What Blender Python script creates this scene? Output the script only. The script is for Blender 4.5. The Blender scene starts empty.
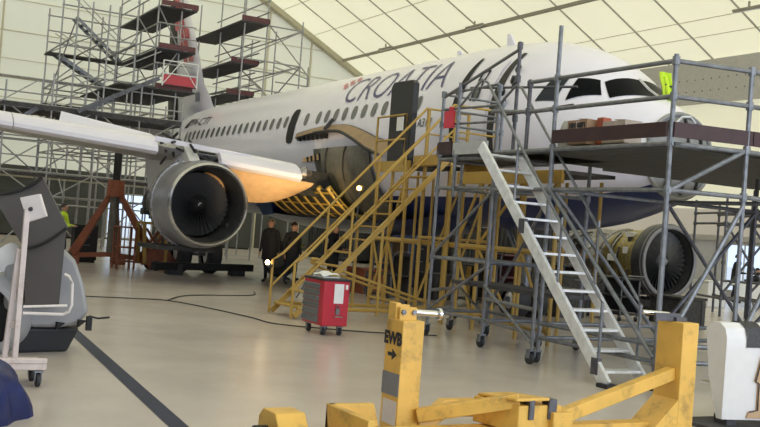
import bpy, bmesh, math, random
from mathutils import Vector, Matrix
random.seed(7)
sc = bpy.context.scene
COL = sc.collection
PI = math.pi
V = Vector

# ------------------------------------------------------------------ materials
def mat(name, col, rough=.5, metal=0, noise=0, nscale=8, bump=0, bscale=40, spec=.5, dirt=None, dscale=2.5, damt=.5):
    m = bpy.data.materials.new(name); m.use_nodes = True
    nt = m.node_tree; b = nt.nodes['Principled BSDF']
    b.inputs['Roughness'].default_value = rough
    b.inputs['Metallic'].default_value = metal
    b.inputs['Specular IOR Level'].default_value = spec
    c = (*col, 1)
    b.inputs['Base Color'].default_value = c
    tc = nt.nodes.new('ShaderNodeTexCoord')
    out = None
    if noise:
        n = nt.nodes.new('ShaderNodeTexNoise'); n.inputs['Scale'].default_value = nscale; n.inputs['Detail'].default_value = 6
        nt.links.new(tc.outputs['Object'], n.inputs['Vector'])
        r = nt.nodes.new('ShaderNodeValToRGB')
        r.color_ramp.elements[0].position = .3; r.color_ramp.elements[1].position = .7
        r.color_ramp.elements[0].color = (*[x*(1-noise) for x in col], 1)
        r.color_ramp.elements[1].color = (*[min(1, x*(1+noise)) for x in col], 1)
        nt.links.new(n.outputs['Fac'], r.inputs['Fac']); out = r.outputs['Color']
    if dirt:
        n = nt.nodes.new('ShaderNodeTexNoise'); n.inputs['Scale'].default_value = dscale; n.inputs['Detail'].default_value = 8
        n.inputs['Roughness'].default_value = .7
        nt.links.new(tc.outputs['Object'], n.inputs['Vector'])
        r = nt.nodes.new('ShaderNodeValToRGB'); r.color_ramp.elements[0].position = .52; r.color_ramp.elements[1].position = .68
        r.color_ramp.elements[0].color = (0, 0, 0, 1); r.color_ramp.elements[1].color = (damt, damt, damt, 1)
        nt.links.new(n.outputs['Fac'], r.inputs['Fac'])
        mx = nt.nodes.new('ShaderNodeMix'); mx.data_type = 'RGBA'
        nt.links.new(r.outputs['Color'], mx.inputs[0])
        if out: nt.links.new(out, mx.inputs[6])
        else: mx.inputs[6].default_value = c
        mx.inputs[7].default_value = (*dirt, 1); out = mx.outputs[2]
    if out: nt.links.new(out, b.inputs['Base Color'])
    if bump:
        n = nt.nodes.new('ShaderNodeTexNoise'); n.inputs['Scale'].default_value = bscale; n.inputs['Detail'].default_value = 4
        nt.links.new(tc.outputs['Object'], n.inputs['Vector'])
        bp = nt.nodes.new('ShaderNodeBump'); bp.inputs['Strength'].default_value = bump; bp.inputs['Distance'].default_value = .02
        nt.links.new(n.outputs['Fac'], bp.inputs['Height']); nt.links.new(bp.outputs['Normal'], b.inputs['Normal'])
    return m

def fabric(name, col, trans, scale=.25):
    m = bpy.data.materials.new(name); m.use_nodes = True
    nt = m.node_tree; nt.nodes.remove(nt.nodes['Principled BSDF'])
    o = nt.nodes['Material Output']
    tc = nt.nodes.new('ShaderNodeTexCoord')
    n = nt.nodes.new('ShaderNodeTexNoise'); n.inputs['Scale'].default_value = scale; n.inputs['Detail'].default_value = 5
    nt.links.new(tc.outputs['Object'], n.inputs['Vector'])
    r = nt.nodes.new('ShaderNodeValToRGB'); r.color_ramp.elements[0].position = .3; r.color_ramp.elements[1].position = .7
    r.color_ramp.elements[0].color = (*[x*.95 for x in col], 1); r.color_ramp.elements[1].color = (*col, 1)
    nt.links.new(n.outputs['Fac'], r.inputs['Fac'])
    d = nt.nodes.new('ShaderNodeBsdfDiffuse'); t = nt.nodes.new('ShaderNodeBsdfTranslucent')
    nt.links.new(r.outputs['Color'], d.inputs['Color']); nt.links.new(r.outputs['Color'], t.inputs['Color'])
    mx = nt.nodes.new('ShaderNodeMixShader'); mx.inputs[0].default_value = trans
    nt.links.new(d.outputs[0], mx.inputs[1]); nt.links.new(t.outputs[0], mx.inputs[2]); nt.links.new(mx.outputs[0], o.inputs['Surface'])
    return m

def emit(name, col, st):
    m = bpy.data.materials.new(name); m.use_nodes = True
    b = m.node_tree.nodes['Principled BSDF']
    b.inputs['Base Color'].default_value = (*col, 1)
    b.inputs['Emission Color'].default_value = (*col, 1); b.inputs['Emission Strength'].default_value = st
    return m

M = {}
M['roof'] = fabric('tent roof fabric', (.95, .88, .62), .47)
M['wall'] = fabric('tent wall fabric', (.84, .82, .66), .34)
M['wallwhite'] = fabric('white side fabric', (.88, .92, .99), .5)
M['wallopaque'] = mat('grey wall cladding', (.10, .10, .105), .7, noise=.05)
M['wallbeige'] = fabric('beige side fabric', (.74, .66, .56), .2)
M['steelbeam'] = mat('painted roof beam', (.30, .28, .22), .6, noise=.1)
M['rafter'] = mat('thin roof rib', (.42, .40, .33), .6)
M['seam'] = mat('fabric seam', (.60, .56, .42), .8)
M['endbeam'] = mat('end arch beam', (.50, .46, .33), .6, noise=.08)
M['eave'] = mat('grey eave band', (.50, .48, .45), .7, noise=.06)
M['dot'] = mat('dark rivet', (.12, .12, .12), .5)
M['lowerpanel'] = mat('grey wall panel', (.55, .55, .57), .6, noise=.05)
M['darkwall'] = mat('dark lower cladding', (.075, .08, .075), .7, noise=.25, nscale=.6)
M['enginedark'] = mat('dark engine casing', (.055, .055, .06), .4, metal=.3, noise=.2)
M['container'] = mat('dark ribbed container', (.035, .036, .04), .6, noise=.3, nscale=2)
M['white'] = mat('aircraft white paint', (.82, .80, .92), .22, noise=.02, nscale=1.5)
M['greywhite'] = mat('grey white paint', (.62, .62, .63), .35, noise=.05, nscale=3)
M['winggrey'] = mat('wing grey', (.42, .42, .43), .4, noise=.08)
M['navy'] = mat('navy paint', (.012, .03, .14), .3)
M['ink'] = mat('dark violet lettering', (.03, .025, .15), .35)
M['inkblack'] = mat('black lettering', (.02, .02, .025), .5)
M['pink'] = mat('faded red check', (.72, .22, .24), .4)
M['redcheck'] = mat('red check', (.50, .03, .05), .4)
M['pane'] = mat('dark cabin pane', (.10, .105, .115), .25, noise=.2, nscale=3)
M['glassdark'] = mat('cockpit glass', (.005, .006, .008), .3, spec=.04)
M['glassblue'] = mat('cockpit side glass', (.03, .036, .045), .2, spec=.12)
M['black'] = mat('matt black', (.012, .012, .014), .75)
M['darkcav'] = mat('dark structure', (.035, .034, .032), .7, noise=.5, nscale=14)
M['olive'] = mat('dark olive composite', (.13, .12, .095), .45, noise=.3, nscale=5)
M['brownpanel'] = mat('brown panel lining', (.33, .22, .12), .55, noise=.15, nscale=4)
M['tan'] = mat('tan primer', (.74, .48, .25), .5, noise=.12, nscale=4)
M['gold'] = mat('lamplit rib gold', (.46, .30, .045), .45, noise=.15, nscale=6)  # golden lamplight of the belly bay put into the rib colour
M['seal'] = mat('dark seal', (.03, .03, .032), .6)
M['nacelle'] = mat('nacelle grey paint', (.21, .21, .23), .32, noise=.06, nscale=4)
M['lip'] = mat('bare metal lip', (.55, .55, .56), .22, metal=.9)
M['fan'] = mat('fan blade', (.16, .16, .17), .35, metal=.5)
M['pipe'] = mat('engine dressing metal', (.32, .31, .30), .35, metal=.8, noise=.4, nscale=20)
M['brass'] = mat('gold engine case', (.34, .27, .09), .35, metal=.7, noise=.3, nscale=12)
M['galv'] = mat('galvanised tube', (.20, .21, .23), .42, metal=.55, noise=.25, nscale=9)
M['galvpale'] = mat('pale galvanised tube', (.36, .36, .37), .5, metal=.4, noise=.2, nscale=9)
M['galvdark'] = mat('dark scaffold tube', (.11, .11, .125), .5, metal=.5, noise=.3, nscale=9)
M['galvlight'] = mat('aluminium', (.82, .83, .85), .35, metal=.3, noise=.12, nscale=10)
M['deck'] = mat('scaffold plank', (.06, .057, .06), .75, noise=.35, nscale=6)
M['deckgrey'] = mat('steel deck', (.06, .063, .06), .6, noise=.2, nscale=6)
M['bulkhead'] = mat('grey bulkhead', (.27, .27, .27), .5, noise=.1)
M['toe'] = mat('brown toe board', (.042, .015, .017), .6, noise=.2, nscale=5)
M['toered'] = mat('red toe board', (.12, .04, .045), .6, noise=.2)
M['greyboard'] = mat('grey board', (.45, .46, .47), .5, noise=.08)
M['yellow'] = mat('chipped yellow paint', (.74, .44, .09), .42, noise=.1, nscale=4, dirt=(.16, .10, .04), dscale=5, damt=.5)
M['yellow2'] = mat('ochre stair paint', (.47, .30, .065), .5, noise=.12, nscale=4, dirt=(.15, .10, .04), dscale=4, damt=.4)
M['orange'] = mat('orange jack paint', (.26, .075, .032), .5, noise=.18, dirt=(.08, .04, .03), dscale=4, damt=.5)
M['red'] = mat('red tool chest', (.48, .012, .03), .3, noise=.05)
M['drawer'] = mat('grey drawer', (.16, .165, .17), .4, noise=.1)
M['chrome'] = mat('chrome', (.7, .7, .72), .15, metal=1)
M['rubber'] = mat('black rubber', (.022, .023, .027), .6)
M['cowlgrey'] = mat('dark grey cowl', (.085, .076, .073), .5, noise=.06, nscale=4)
M['cowllight'] = mat('light grey cowl', (.30, .30, .31), .38, noise=.05, nscale=4)
M['cream'] = mat('cream cart paint', (.62, .53, .50), .5, noise=.08, dirt=(.3, .18, .14), dscale=6, damt=.4)
M['plate'] = mat('white pad', (.70, .64, .62), .55, noise=.06)
M['tarp'] = mat('blue tarp', (.006, .014, .085), .5, noise=.3, nscale=7, bump=.5, bscale=9)
M['paper'] = mat('white paper', (.78, .78, .78), .7, noise=.05)
M['card'] = mat('cardboard', (.42, .27, .17), .8, noise=.08)
M['cardwhite'] = mat('white cardboard', (.55, .45, .38), .8, noise=.08)
M['hivis'] = mat('hi-vis yellow fabric', (.62, .85, .04), .7, noise=.1)
M['cloth'] = mat('dark jacket cloth', (.014, .015, .02), .85, noise=.2, nscale=12)
M['jeans'] = mat('dark blue denim', (.02, .025, .05), .85, noise=.2, nscale=12)
M['skin'] = mat('skin', (.50, .28, .20), .5, spec=.3)
M['hair'] = mat('dark hair', (.03, .02, .015), .6)
M['hairgrey'] = mat('grey hair', (.25, .22, .20), .6)
M['shoe'] = mat('black shoe', (.012, .012, .012), .5)
M['cyan'] = mat('blue barrel', (.012, .04, .14), .5)
M['whitefair'] = mat('white fairing', (.72, .71, .70), .4, noise=.03)
M['ply'] = mat('tan inner panel', (.50, .33, .19), .6, noise=.12, nscale=5)
M['strap'] = mat('black strap', (.04, .04, .042), .6, noise=.4, nscale=30)
M['cable'] = mat('black cable', (.02, .02, .02), .6)
M['lampwarm'] = emit('warm lamp', (1, .78, .42), 22)
M['lampcool'] = emit('cool lamp', (.85, .92, 1), 18)
M['stripe'] = mat('slate floor stripe', (.024, .028, .058), .75, noise=.12, nscale=6)
M['dash'] = mat('worn yellow floor line', (.45, .40, .24), .5, noise=.3, nscale=8)
def floor_mat():
    m = bpy.data.materials.new('epoxy floor'); m.use_nodes = True
    nt = m.node_tree; b = nt.nodes['Principled BSDF']
    tc = nt.nodes.new('ShaderNodeTexCoord')
    def nz(sc_, det, rg=.6):
        n = nt.nodes.new('ShaderNodeTexNoise'); n.inputs['Scale'].default_value = sc_; n.inputs['Detail'].default_value = det; n.inputs['Roughness'].default_value = rg
        nt.links.new(tc.outputs['Object'], n.inputs['Vector']); return n
    n = nz(.35, 8); r = nt.nodes.new('ShaderNodeValToRGB')
    r.color_ramp.elements[0].position = .3; r.color_ramp.elements[1].position = .72
    r.color_ramp.elements[0].color = (.50, .445, .405, 1); r.color_ramp.elements[1].color = (.66, .59, .54, 1)
    nt.links.new(n.outputs['Fac'], r.inputs['Fac'])
    n2 = nz(2.2, 9, .75); r2 = nt.nodes.new('ShaderNodeValToRGB'); r2.color_ramp.elements[0].position = .62; r2.color_ramp.elements[1].position = .75
    r2.color_ramp.elements[0].color = (0, 0, 0, 1); r2.color_ramp.elements[1].color = (.35, .35, .35, 1)
    nt.links.new(n2.outputs['Fac'], r2.inputs['Fac'])
    mx = nt.nodes.new('ShaderNodeMix'); mx.data_type = 'RGBA'; nt.links.new(r2.outputs['Color'], mx.inputs[0]); nt.links.new(r.outputs['Color'], mx.inputs[6])
    mx.inputs[7].default_value = (.36, .31, .265, 1); nt.links.new(mx.outputs[2], b.inputs['Base Color'])
    n3 = nz(.9, 6); r3 = nt.nodes.new('ShaderNodeMapRange'); r3.inputs[3].default_value = .14; r3.inputs[4].default_value = .32
    nt.links.new(n3.outputs['Fac'], r3.inputs[0]); nt.links.new(r3.outputs[0], b.inputs['Roughness'])
    bp = nt.nodes.new('ShaderNodeBump'); bp.inputs['Strength'].default_value = .05; nt.links.new(nz(6, 5).outputs['Fac'], bp.inputs['Height']); nt.links.new(bp.outputs['Normal'], b.inputs['Normal'])
    return m
M['floor'] = floor_mat()
def glass_mat():
    m = bpy.data.materials.new('window pane'); m.use_nodes = True
    nt = m.node_tree; nt.nodes.remove(nt.nodes['Principled BSDF'])
    g = nt.nodes.new('ShaderNodeBsdfGlossy'); g.inputs['Roughness'].default_value = .05
    t = nt.nodes.new('ShaderNodeBsdfTransparent'); t.inputs['Color'].default_value = (.85, .92, 1, 1)
    mx = nt.nodes.new('ShaderNodeMixShader'); mx.inputs[0].default_value = .06
    nt.links.new(t.outputs[0], mx.inputs[1]); nt.links.new(g.outputs[0], mx.inputs[2]); nt.links.new(mx.outputs[0], nt.nodes['Material Output'].inputs['Surface'])
    return m
M['glass'] = glass_mat()

# ------------------------------------------------------------------ mesh builder
def frame(d, up=V((0, 0, 1))):
    d = d.normalized()
    if abs(d.dot(up)) > .98: up = V((1, 0, 0)) if abs(d.x) < .9 else V((0, 1, 0))
    x = d.cross(up).normalized(); y = x.cross(d).normalized()
    return x, y

class MB:
    def __init__(s): s.v = []; s.f = []; s.mi = []
    def add(s, vs, fs, mi=0):
        o = len(s.v); s.v += [V(p) for p in vs]
        for f in fs: s.f.append([o+i for i in f]); s.mi.append(mi)
        return s
    def tube(s, p, q, r, n=8, mi=0, r2=None):
        p, q = V(p), V(q); x, y = frame(q-p); r2 = r if r2 is None else r2
        vs = []
        for c, rr in ((p, r), (q, r2)):
            for i in range(n):
                a = 2*PI*i/n; vs.append(c+x*(rr*math.cos(a))+y*(rr*math.sin(a)))
        fs = [[i, (i+1) % n, n+(i+1) % n, n+i] for i in range(n)]+[list(range(n))[::-1], list(range(n, 2*n))]
        return s.add(vs, fs, mi)
    def path(s, pts, r, n=8, mi=0):
        pts = [V(p) for p in pts]; vs = []; m = len(pts)
        for k, p in enumerate(pts):
            d = (pts[min(k+1, m-1)]-pts[max(k-1, 0)]); x, y = frame(d)
            for i in range(n):
                a = 2*PI*i/n; vs.append(p+x*(r*math.cos(a))+y*(r*math.sin(a)))
        fs = []
        for k in range(m-1):
            for i in range(n): fs.append([k*n+i, k*n+(i+1) % n, (k+1)*n+(i+1) % n, (k+1)*n+i])
        fs += [list(range(n))[::-1], list(range((m-1)*n, m*n))]
        return s.add(vs, fs, mi)
    def beam(s, p, q, w, h, up=(0, 0, 1), mi=0, w2=None, h2=None):
        p, q = V(p), V(q); x, y = frame(q-p, V(up)); w2 = w2 or w; h2 = h2 or h
        vs = []
        for c, a, b in ((p, w, h), (q, w2, h2)):
            vs += [c+x*(sx*a/2)+y*(sy*b/2) for sx, sy in ((-1, -1), (1, -1), (1, 1), (-1, 1))]
        return s.add(vs, [[3, 2, 1, 0], [4, 5, 6, 7], [0, 1, 5, 4], [1, 2, 6, 5], [2, 3, 7, 6], [3, 0, 4, 7]], mi)
    def box(s, a, b, mi=0):
        (x0, y0, z0), (x1, y1, z1) = a, b
        x0, x1 = sorted((x0, x1)); y0, y1 = sorted((y0, y1)); z0, z1 = sorted((z0, z1))
        vs = [(x, y, z) for z in (z0, z1) for x, y in ((x0, y0), (x1, y0), (x1, y1), (x0, y1))]
        return s.add(vs, [[3, 2, 1, 0], [4, 5, 6, 7], [0, 1, 5, 4], [1, 2, 6, 5], [2, 3, 7, 6], [3, 0, 4, 7]], mi)
    def prism(s, pts, d, mi=0):
        pts = [V(p) for p in pts]; d = V(d); n = len(pts)
        return s.add(pts+[p+d for p in pts], [list(range(n))[::-1], list(range(n, 2*n))]+[[i, (i+1) % n, n+(i+1) % n, n+i] for i in range(n)], mi)
    def lathe(s, prof, o, ax, n=32, mi=0, a0=0, a1=2*PI):
        o = V(o); ax = V(ax).normalized(); x, y = frame(ax); full = abs(a1-a0-2*PI) < 1e-6; m = n if full else n+1
        vs = []
        for (h, r) in prof:
            for i in range(m):
                a = a0+(a1-a0)*i/n; vs.append(o+ax*h+x*(r*math.cos(a))+y*(r*math.sin(a)))
        fs = []
        for k in range(len(prof)-1):
            for i in range(n if full else n):
                j = (i+1) % m; fs.append([k*m+i, k*m+j, (k+1)*m+j, (k+1)*m+i])
        return s.add(vs, fs, mi)
    def grid(s, fn, nu, nv, mi=0, thick=None):
        vs = [fn(i/nu, j/nv) for i in range(nu+1) for j in range(nv+1)]; w = nv+1
        fs = [[i*w+j, (i+1)*w+j, (i+1)*w+j+1, i*w+j+1] for i in range(nu) for j in range(nv)]
        if thick is None: return s.add(vs, fs, mi)
        vs = [V(p) for p in vs]; N = len(vs); t = V(thick) if not isinstance(thick, (int, float)) else None
        if t is None:
            nr = [V((0, 0, 0)) for _ in vs]
            for f in fs:
                a = (vs[f[2]]-vs[f[0]]).cross(vs[f[3]]-vs[f[1]])
                for i in f: nr[i] += a
            back = [p-(nr[i].normalized() if nr[i].length > 1e-9 else V((0, 0, 0)))*thick for i, p in enumerate(vs)]
        else: back = [p+t for p in vs]
        fs2 = [[N+i for i in f[::-1]] for f in fs]
        bd = [i*w for i in range(nu+1)]+[nu*w+j for j in range(1, nv+1)]+[i*w+nv for i in range(nu-1, -1, -1)]+[j for j in range(nv-1, 0, -1)]
        ring = [[bd[k], bd[(k+1) % len(bd)], N+bd[(k+1) % len(bd)], N+bd[k]] for k in range(len(bd))]
        return s.add(vs+back, fs+fs2+ring, mi)
    def ball(s, c, r, n=10, mi=0, sc_=(1, 1, 1)):
        c = V(c); vs = []; m = n//2
        for k in range(m+1):
            th = PI*k/m
            for i in range(n):
                a = 2*PI*i/n; vs.append(c+V((r*sc_[0]*math.sin(th)*math.cos(a), r*sc_[1]*math.sin(th)*math.sin(a), r*sc_[2]*math.cos(th))))
        return s.add(vs, [[k*n+i, k*n+(i+1) % n, (k+1)*n+(i+1) % n, (k+1)*n+i] for k in range(m) for i in range(n)], mi)

def build(name, mb, mats, parent=None, bevel=0, smooth=True, loc=None, fixn=True):
    if not isinstance(mats, (list, tuple)): mats = [mats]
    off = V(loc) if loc is not None else (V(parent['_o']) if parent is not None else V((0, 0, 0)))
    me = bpy.data.meshes.new(name)
    me.from_pydata([p-off for p in mb.v], [], mb.f)
    for m in mats: me.materials.append(m)
    me.polygons.foreach_set('material_index', mb.mi)
    if fixn:
        bm = bmesh.new(); bm.from_mesh(me); bmesh.ops.remove_doubles(bm, verts=bm.verts, dist=1e-5)
        bmesh.ops.recalc_face_normals(bm, faces=bm.faces); bm.to_mesh(me); bm.free()
    if smooth:
        me.polygons.foreach_set('use_smooth', [True]*len(me.polygons)); me.set_sharp_from_angle(angle=.6)
    o = bpy.data.objects.new(name, me); COL.objects.link(o)
    if bevel:
        b = o.modifiers.new('bevel', 'BEVEL'); b.width = bevel; b.segments = 2; b.limit_method = 'ANGLE'; b.angle_limit = .6
    if parent is not None: o.parent = parent; o['_o'] = tuple(off)
    else: o.location = off
    return o

ROOTS = []
def tag(o, label, cat, group=None, kind=None):
    o['label'] = label; o['category'] = cat
    if group: o['group'] = group
    if kind: o['kind'] = kind
    return o
def thing(name, label, cat, loc, group=None):
    o = bpy.data.objects.new(name, None); COL.objects.link(o); o.location = loc; o.empty_display_size = .2
    o['_o'] = tuple(loc); tag(o, label, cat, group); return o
def single(name, mb, m, label, cat, loc, group=None, bevel=0, smooth=True):
    o = build(name, mb, m, None, bevel, smooth, loc); tag(o, label, cat, group); return o
def struct(name, mb, m, bevel=0, smooth=False, fixn=True):
    o = build(name, mb, m, None, bevel, smooth, None, fixn); o['kind'] = 'structure'; return o
def textmesh(body, size, shear=0, space=1.0, thin=0):
    cu = bpy.data.curves.new('t', 'FONT'); cu.body = body; cu.size = size; cu.shear = shear; cu.space_character = space; cu.resolution_u = 4; cu.offset = thin
    o = bpy.data.objects.new('t', cu); COL.objects.link(o)
    dg = bpy.context.evaluated_depsgraph_get(); dg.update()
    me = bpy.data.meshes.new_from_object(o.evaluated_get(dg))
    bpy.data.objects.remove(o); bpy.data.curves.remove(cu)
    bm = bmesh.new(); bm.from_mesh(me); bmesh.ops.triangulate(bm, faces=bm.faces)
    for _ in range(3):
        es = [e for e in bm.edges if e.calc_length() > size*.14]
        if not es: break
        bmesh.ops.subdivide_edges(bm, edges=es, cuts=1); bmesh.ops.triangulate(bm, faces=bm.faces)
    bm.verts.index_update()
    vs = [v.co.copy() for v in bm.verts]; fs = [[v.index for v in f.verts] for f in bm.faces]; bm.free(); bpy.data.meshes.remove(me)
    return vs, fs
def text_on(name, body, size, o, x, y, m, parent, center=True, shear=0, thin=.008):
    vs, fs = textmesh(body, size, shear, thin=thin); o, x, y = V(o), V(x).normalized(), V(y).normalized()
    w = max(p.x for p in vs) if center else 0
    return build(name, MB().add([o+x*(p.x-w/2)+y*p.y for p in vs], fs), m, parent, smooth=False, fixn=False)

# ------------------------------------------------------------------ the hangar (x = along the aircraft towards its tail, y = towards its right wing)
W = 18.7; EZ = 9.9; RZ = 20.0; S0 = -26.0; S1 = 46.0; SL = (RZ-EZ)/W
struct('floor', MB().add([(S0, -W, 0), (S1, -W, 0), (S1, W, 0), (S0, W, 0)], [[0, 1, 2, 3]]), M['floor'])
struct('ceiling', MB().add([(S0, -W, EZ), (S1, -W, EZ), (S1, 0, RZ), (S0, 0, RZ), (S1, W, EZ), (S0, W, EZ)], [[3, 2, 1, 0], [5, 4, 2, 3]]), M['roof'], fixn=False)
def holed(name, fn, us, vs, holes, m):
    b = MB()
    for i in range(len(us)-1):
        for j in range(len(vs)-1):
            u, v = (us[i]+us[i+1])/2, (vs[j]+vs[j+1])/2
            if any(a < u < c and d < v < e for a, c, d, e in holes): continue
            b.add([fn(us[i], vs[j]), fn(us[i+1], vs[j]), fn(us[i+1], vs[j+1]), fn(us[i], vs[j+1])], [[0, 1, 2, 3]])
    return b
b = holed('w', lambda u, v: (S1, u, v), [-W, W], [3.7, EZ], [], None)
b.add([(S1, -W, EZ), (S1, W, EZ), (S1, 0, RZ)], [[0, 1, 2]])
struct('wall_back', b, M['wall'], fixn=False)
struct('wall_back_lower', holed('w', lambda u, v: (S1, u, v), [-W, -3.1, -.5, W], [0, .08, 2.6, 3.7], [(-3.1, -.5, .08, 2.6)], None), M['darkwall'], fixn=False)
b = holed('w', lambda u, v: (u, -W, v), [S0, S1], [3.6, EZ], [], None)
struct('wall_right', b, M['roof'], fixn=False)
b = holed('w', lambda u, v: (u, -W, v), [S0, S1], [2.35, 3.6], [], None)
struct('wall_right_middle', b, M['wallbeige'], fixn=False)
b = holed('w', lambda u, v: (u, -W, v), [S0, 15.75, 17.6, S1], [0, .3, 2.2, 2.35], [(15.75, 17.6, .3, 2.2)], None)
struct('wall_right_lower', b, M['lowerpanel'], fixn=False)
struct('wall_left', holed('w', lambda u, v: (u, W, v), [S0, S1], [4.5, EZ], [], None), M['wallwhite'], fixn=False)
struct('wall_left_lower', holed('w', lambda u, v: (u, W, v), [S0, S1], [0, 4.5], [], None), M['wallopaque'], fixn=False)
b = holed('w', lambda u, v: (S0, u, v), [-W, -15.5, 15.5, W], [0, 4.2, 9.4, EZ], [(-15.5, 15.5, 4.2, 9.4)], None); b.add([(S0, -W, EZ), (S0, W, EZ), (S0, 0, RZ)], [[0, 1, 2]])
struct('wall_front', b, M['wallwhite'], fixn=False)
def window(n, pts, nrm):
    a, c = V(pts[0]), V(pts[2]); f = MB(); q = [V(p) for p in pts]
    for i in range(4): f.beam(q[i], q[(i+1) % 4], .08, .1, nrm)
    for k in (.5,): f.beam(q[0].lerp(q[1], k), q[3].lerp(q[2], k), .04, .06, nrm)
    o = struct('window_%d' % n, f, M['eave'])
    p = build('window_pane', MB().add(q, [[0, 1, 2, 3]]), M['glass'], None, smooth=False, loc=(0, 0, 0)); p.parent = o
window(1, [(17.6, -W, .3), (15.75, -W, .3), (15.75, -W, 2.2), (17.6, -W, 2.2)], (0, 1, 0))
window(2, [(S1, -3.1, .08), (S1, -.5, .08), (S1, -.5, 2.6), (S1, -3.1, 2.6)], (1, 0, 0))
tn = [0]
def trim(mb, m, bevel=0):
    tn[0] += 1; return struct('trim_%d' % tn[0], mb, m, bevel)
def rz(t): return RZ-abs(t)*SL
for s in (-23, -19.6, -16.2, -12.8, -9.4, -6, -2.6, .8, 4.1, 7.3, 10.4, 13, 15.7, 19.0, 21.5, 24.3, 27.1, 30.6, 33.5, 36.4, 39.2, 42.6):
    trim(MB().beam((s, -W, EZ-.03), (s, 0, RZ-.03), .055, .06).beam((s, 0, RZ-.03), (s, W, EZ-.03), .055, .06), M['rafter'])
trim(MB().beam((S1-.2, -W, EZ-.15), (S1-.2, 0, RZ-.15), .62, .3).beam((S1-.2, 0, RZ-.15), (S1-.2, W, EZ-.15), .62, .3), M['endbeam'])
for t in (-14.35, 14.35): trim(MB().beam((S0, t, rz(t)-.1), (S1-.4, t, rz(t)-.1), .13, .15), M['steelbeam'])
for t in (-17.4, -16.55, -12.2, -10.0, -7.8, -5.6, -3.4, -1.2, 1.2, 5.6, 10, 12.2, 16.55):
    trim(MB().beam((S0, t, rz(t)-.01), (S1-.1, t, rz(t)-.01), .045, .02, (0, 0, 1)), M['seam'])
b = MB(); b.box((S0, -W+.02, 8.05), (S1, -W+.3, EZ-.04))
eave = trim(b, M['eave'])
b = MB()
for z in (8.55, 9.05):
    for i in range(60): b.lathe([(0, .035), (.012, .03), (.015, 0)], (8+i*.45, -W+.3, z), (0, 1, 0), 8)
o = build('rivet_row', b, M['dot'], None, loc=(0, 0, 0)); o.parent = eave
b = MB(); b.box((S0, W-.3, 8.05), (S1, W-.02, EZ-.04)); trim(b, M['eave'])
trim(MB().box((S0, -W+.02, 2.3), (S1, -W+.12, 2.52)), M['eave'])
for z, h, k in ((8.42, .13, 'steelbeam'), (10.9, .05, 'seam'), (7.3, .04, 'seam'), (9.4, .03, 'seam'), (5.3, .05, 'seam'), (3.1, .1, 'steelbeam'), (12.6, .04, 'seam'), (14.4, .05, 'seam')):
    hw = W-.1 if z < EZ else (RZ-z)/SL-.3
    trim(MB().box((S1-.07, -hw, z-h/2), (S1-.02, hw, z+h/2)), M[k])
for t in (5.9, -9.4, -12.3, 12.4): trim(MB().box((S1-.12, t-.05, 0), (S1-.03, t+.05, rz(t)-.2)), M['seam'])
# floor markings
trim(MB().add([(-14, 11.70, .004), (4.2, 10.27, .004), (4.2, 10.43, .004), (-14, 11.86, .004)], [[0, 1, 2, 3]]), M['stripe'])
for k in range(14):
    a, c = V((4.6, 1.7, .004)), V((-8.2, 4.35, .004)); d = (c-a).normalized(); p = a+d*(k*.95); n = V((-d.y, d.x, 0))*.05
    trim(MB().add([p-n, p+d*.55-n, p+d*.55+n, p+n], [[0, 1, 2, 3]]), M['dash'])

# ------------------------------------------------------------------ the airliner
ZC = 4.0
SEC = [(1.9, .2, -1.35, .80), (2.3, .45, -1.53, 1.05), (2.7, .66, -1.65, 1.24), (3.1, .97, -1.76, 1.40), (3.5, 1.27, -1.86, 1.52), (4.0, 1.55, -1.94, 1.65), (4.7, 1.81, -2.02, 1.79), (5.5, 1.97, -2.06, 1.89), (6.5, 2.05, -2.07, 1.95), (7.5, 2.07, -2.07, 1.975), (15, 2.07, -2.07, 1.975), (22, 2.07, -2.07, 1.975), (24, 2.06, -1.95, 1.95), (27, 2.0, -1.35, 1.7), (30, 1.85, -.6, 1.2), (32.5, 1.6, .25, .65), (34, 1.3, .75, .25)]
def sec(s):
    n = len(SEC); s = min(max(s, SEC[0][0]), SEC[-1][0]); i = 0
    while i < n-2 and s > SEC[i+1][0]: i += 1
    a, b = SEC[i], SEC[i+1]; h = b[0]-a[0]; u = (s-a[0])/h
    def sl(j, c):
        g = lambda p, q: (SEC[q][c]-SEC[p][c])/(SEC[q][0]-SEC[p][0])
        if j == 0: return g(0, 1)
        if j == n-1: return g(n-2, n-1)
        d0, d1 = g(j-1, j), g(j, j+1)
        return 0 if d0*d1 <= 0 else 2*d0*d1/(d0+d1)
    r = []
    for c in (1, 2, 3):
        m0, m1 = sl(i, c)*h, sl(i+1, c)*h
        r.append((2*u**3-3*u*u+1)*a[c]+(u**3-2*u*u+u)*m0+(-2*u**3+3*u*u)*b[c]+(u**3-u*u)*m1)
    return r[2], (r[0]-r[1])/2, ZC+(r[0]+r[1])/2
def fus(s, ph, off=0):
    w, h, zm = sec(s); return V((s, (w+off)*math.sin(ph), zm+(h+off)*math.cos(ph)))
def phz(s, z):
    w, h, zm = sec(s); return math.acos(max(-1, min(1, (z-zm)/h)))
def fz(s, z, off=0): return fus(s, phz(s, z), off)

A = thing('airliner', 'white jet airliner with blue belly and violet lettering, nose to the right, under repair', 'airplane', (12, 0, 0))
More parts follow.
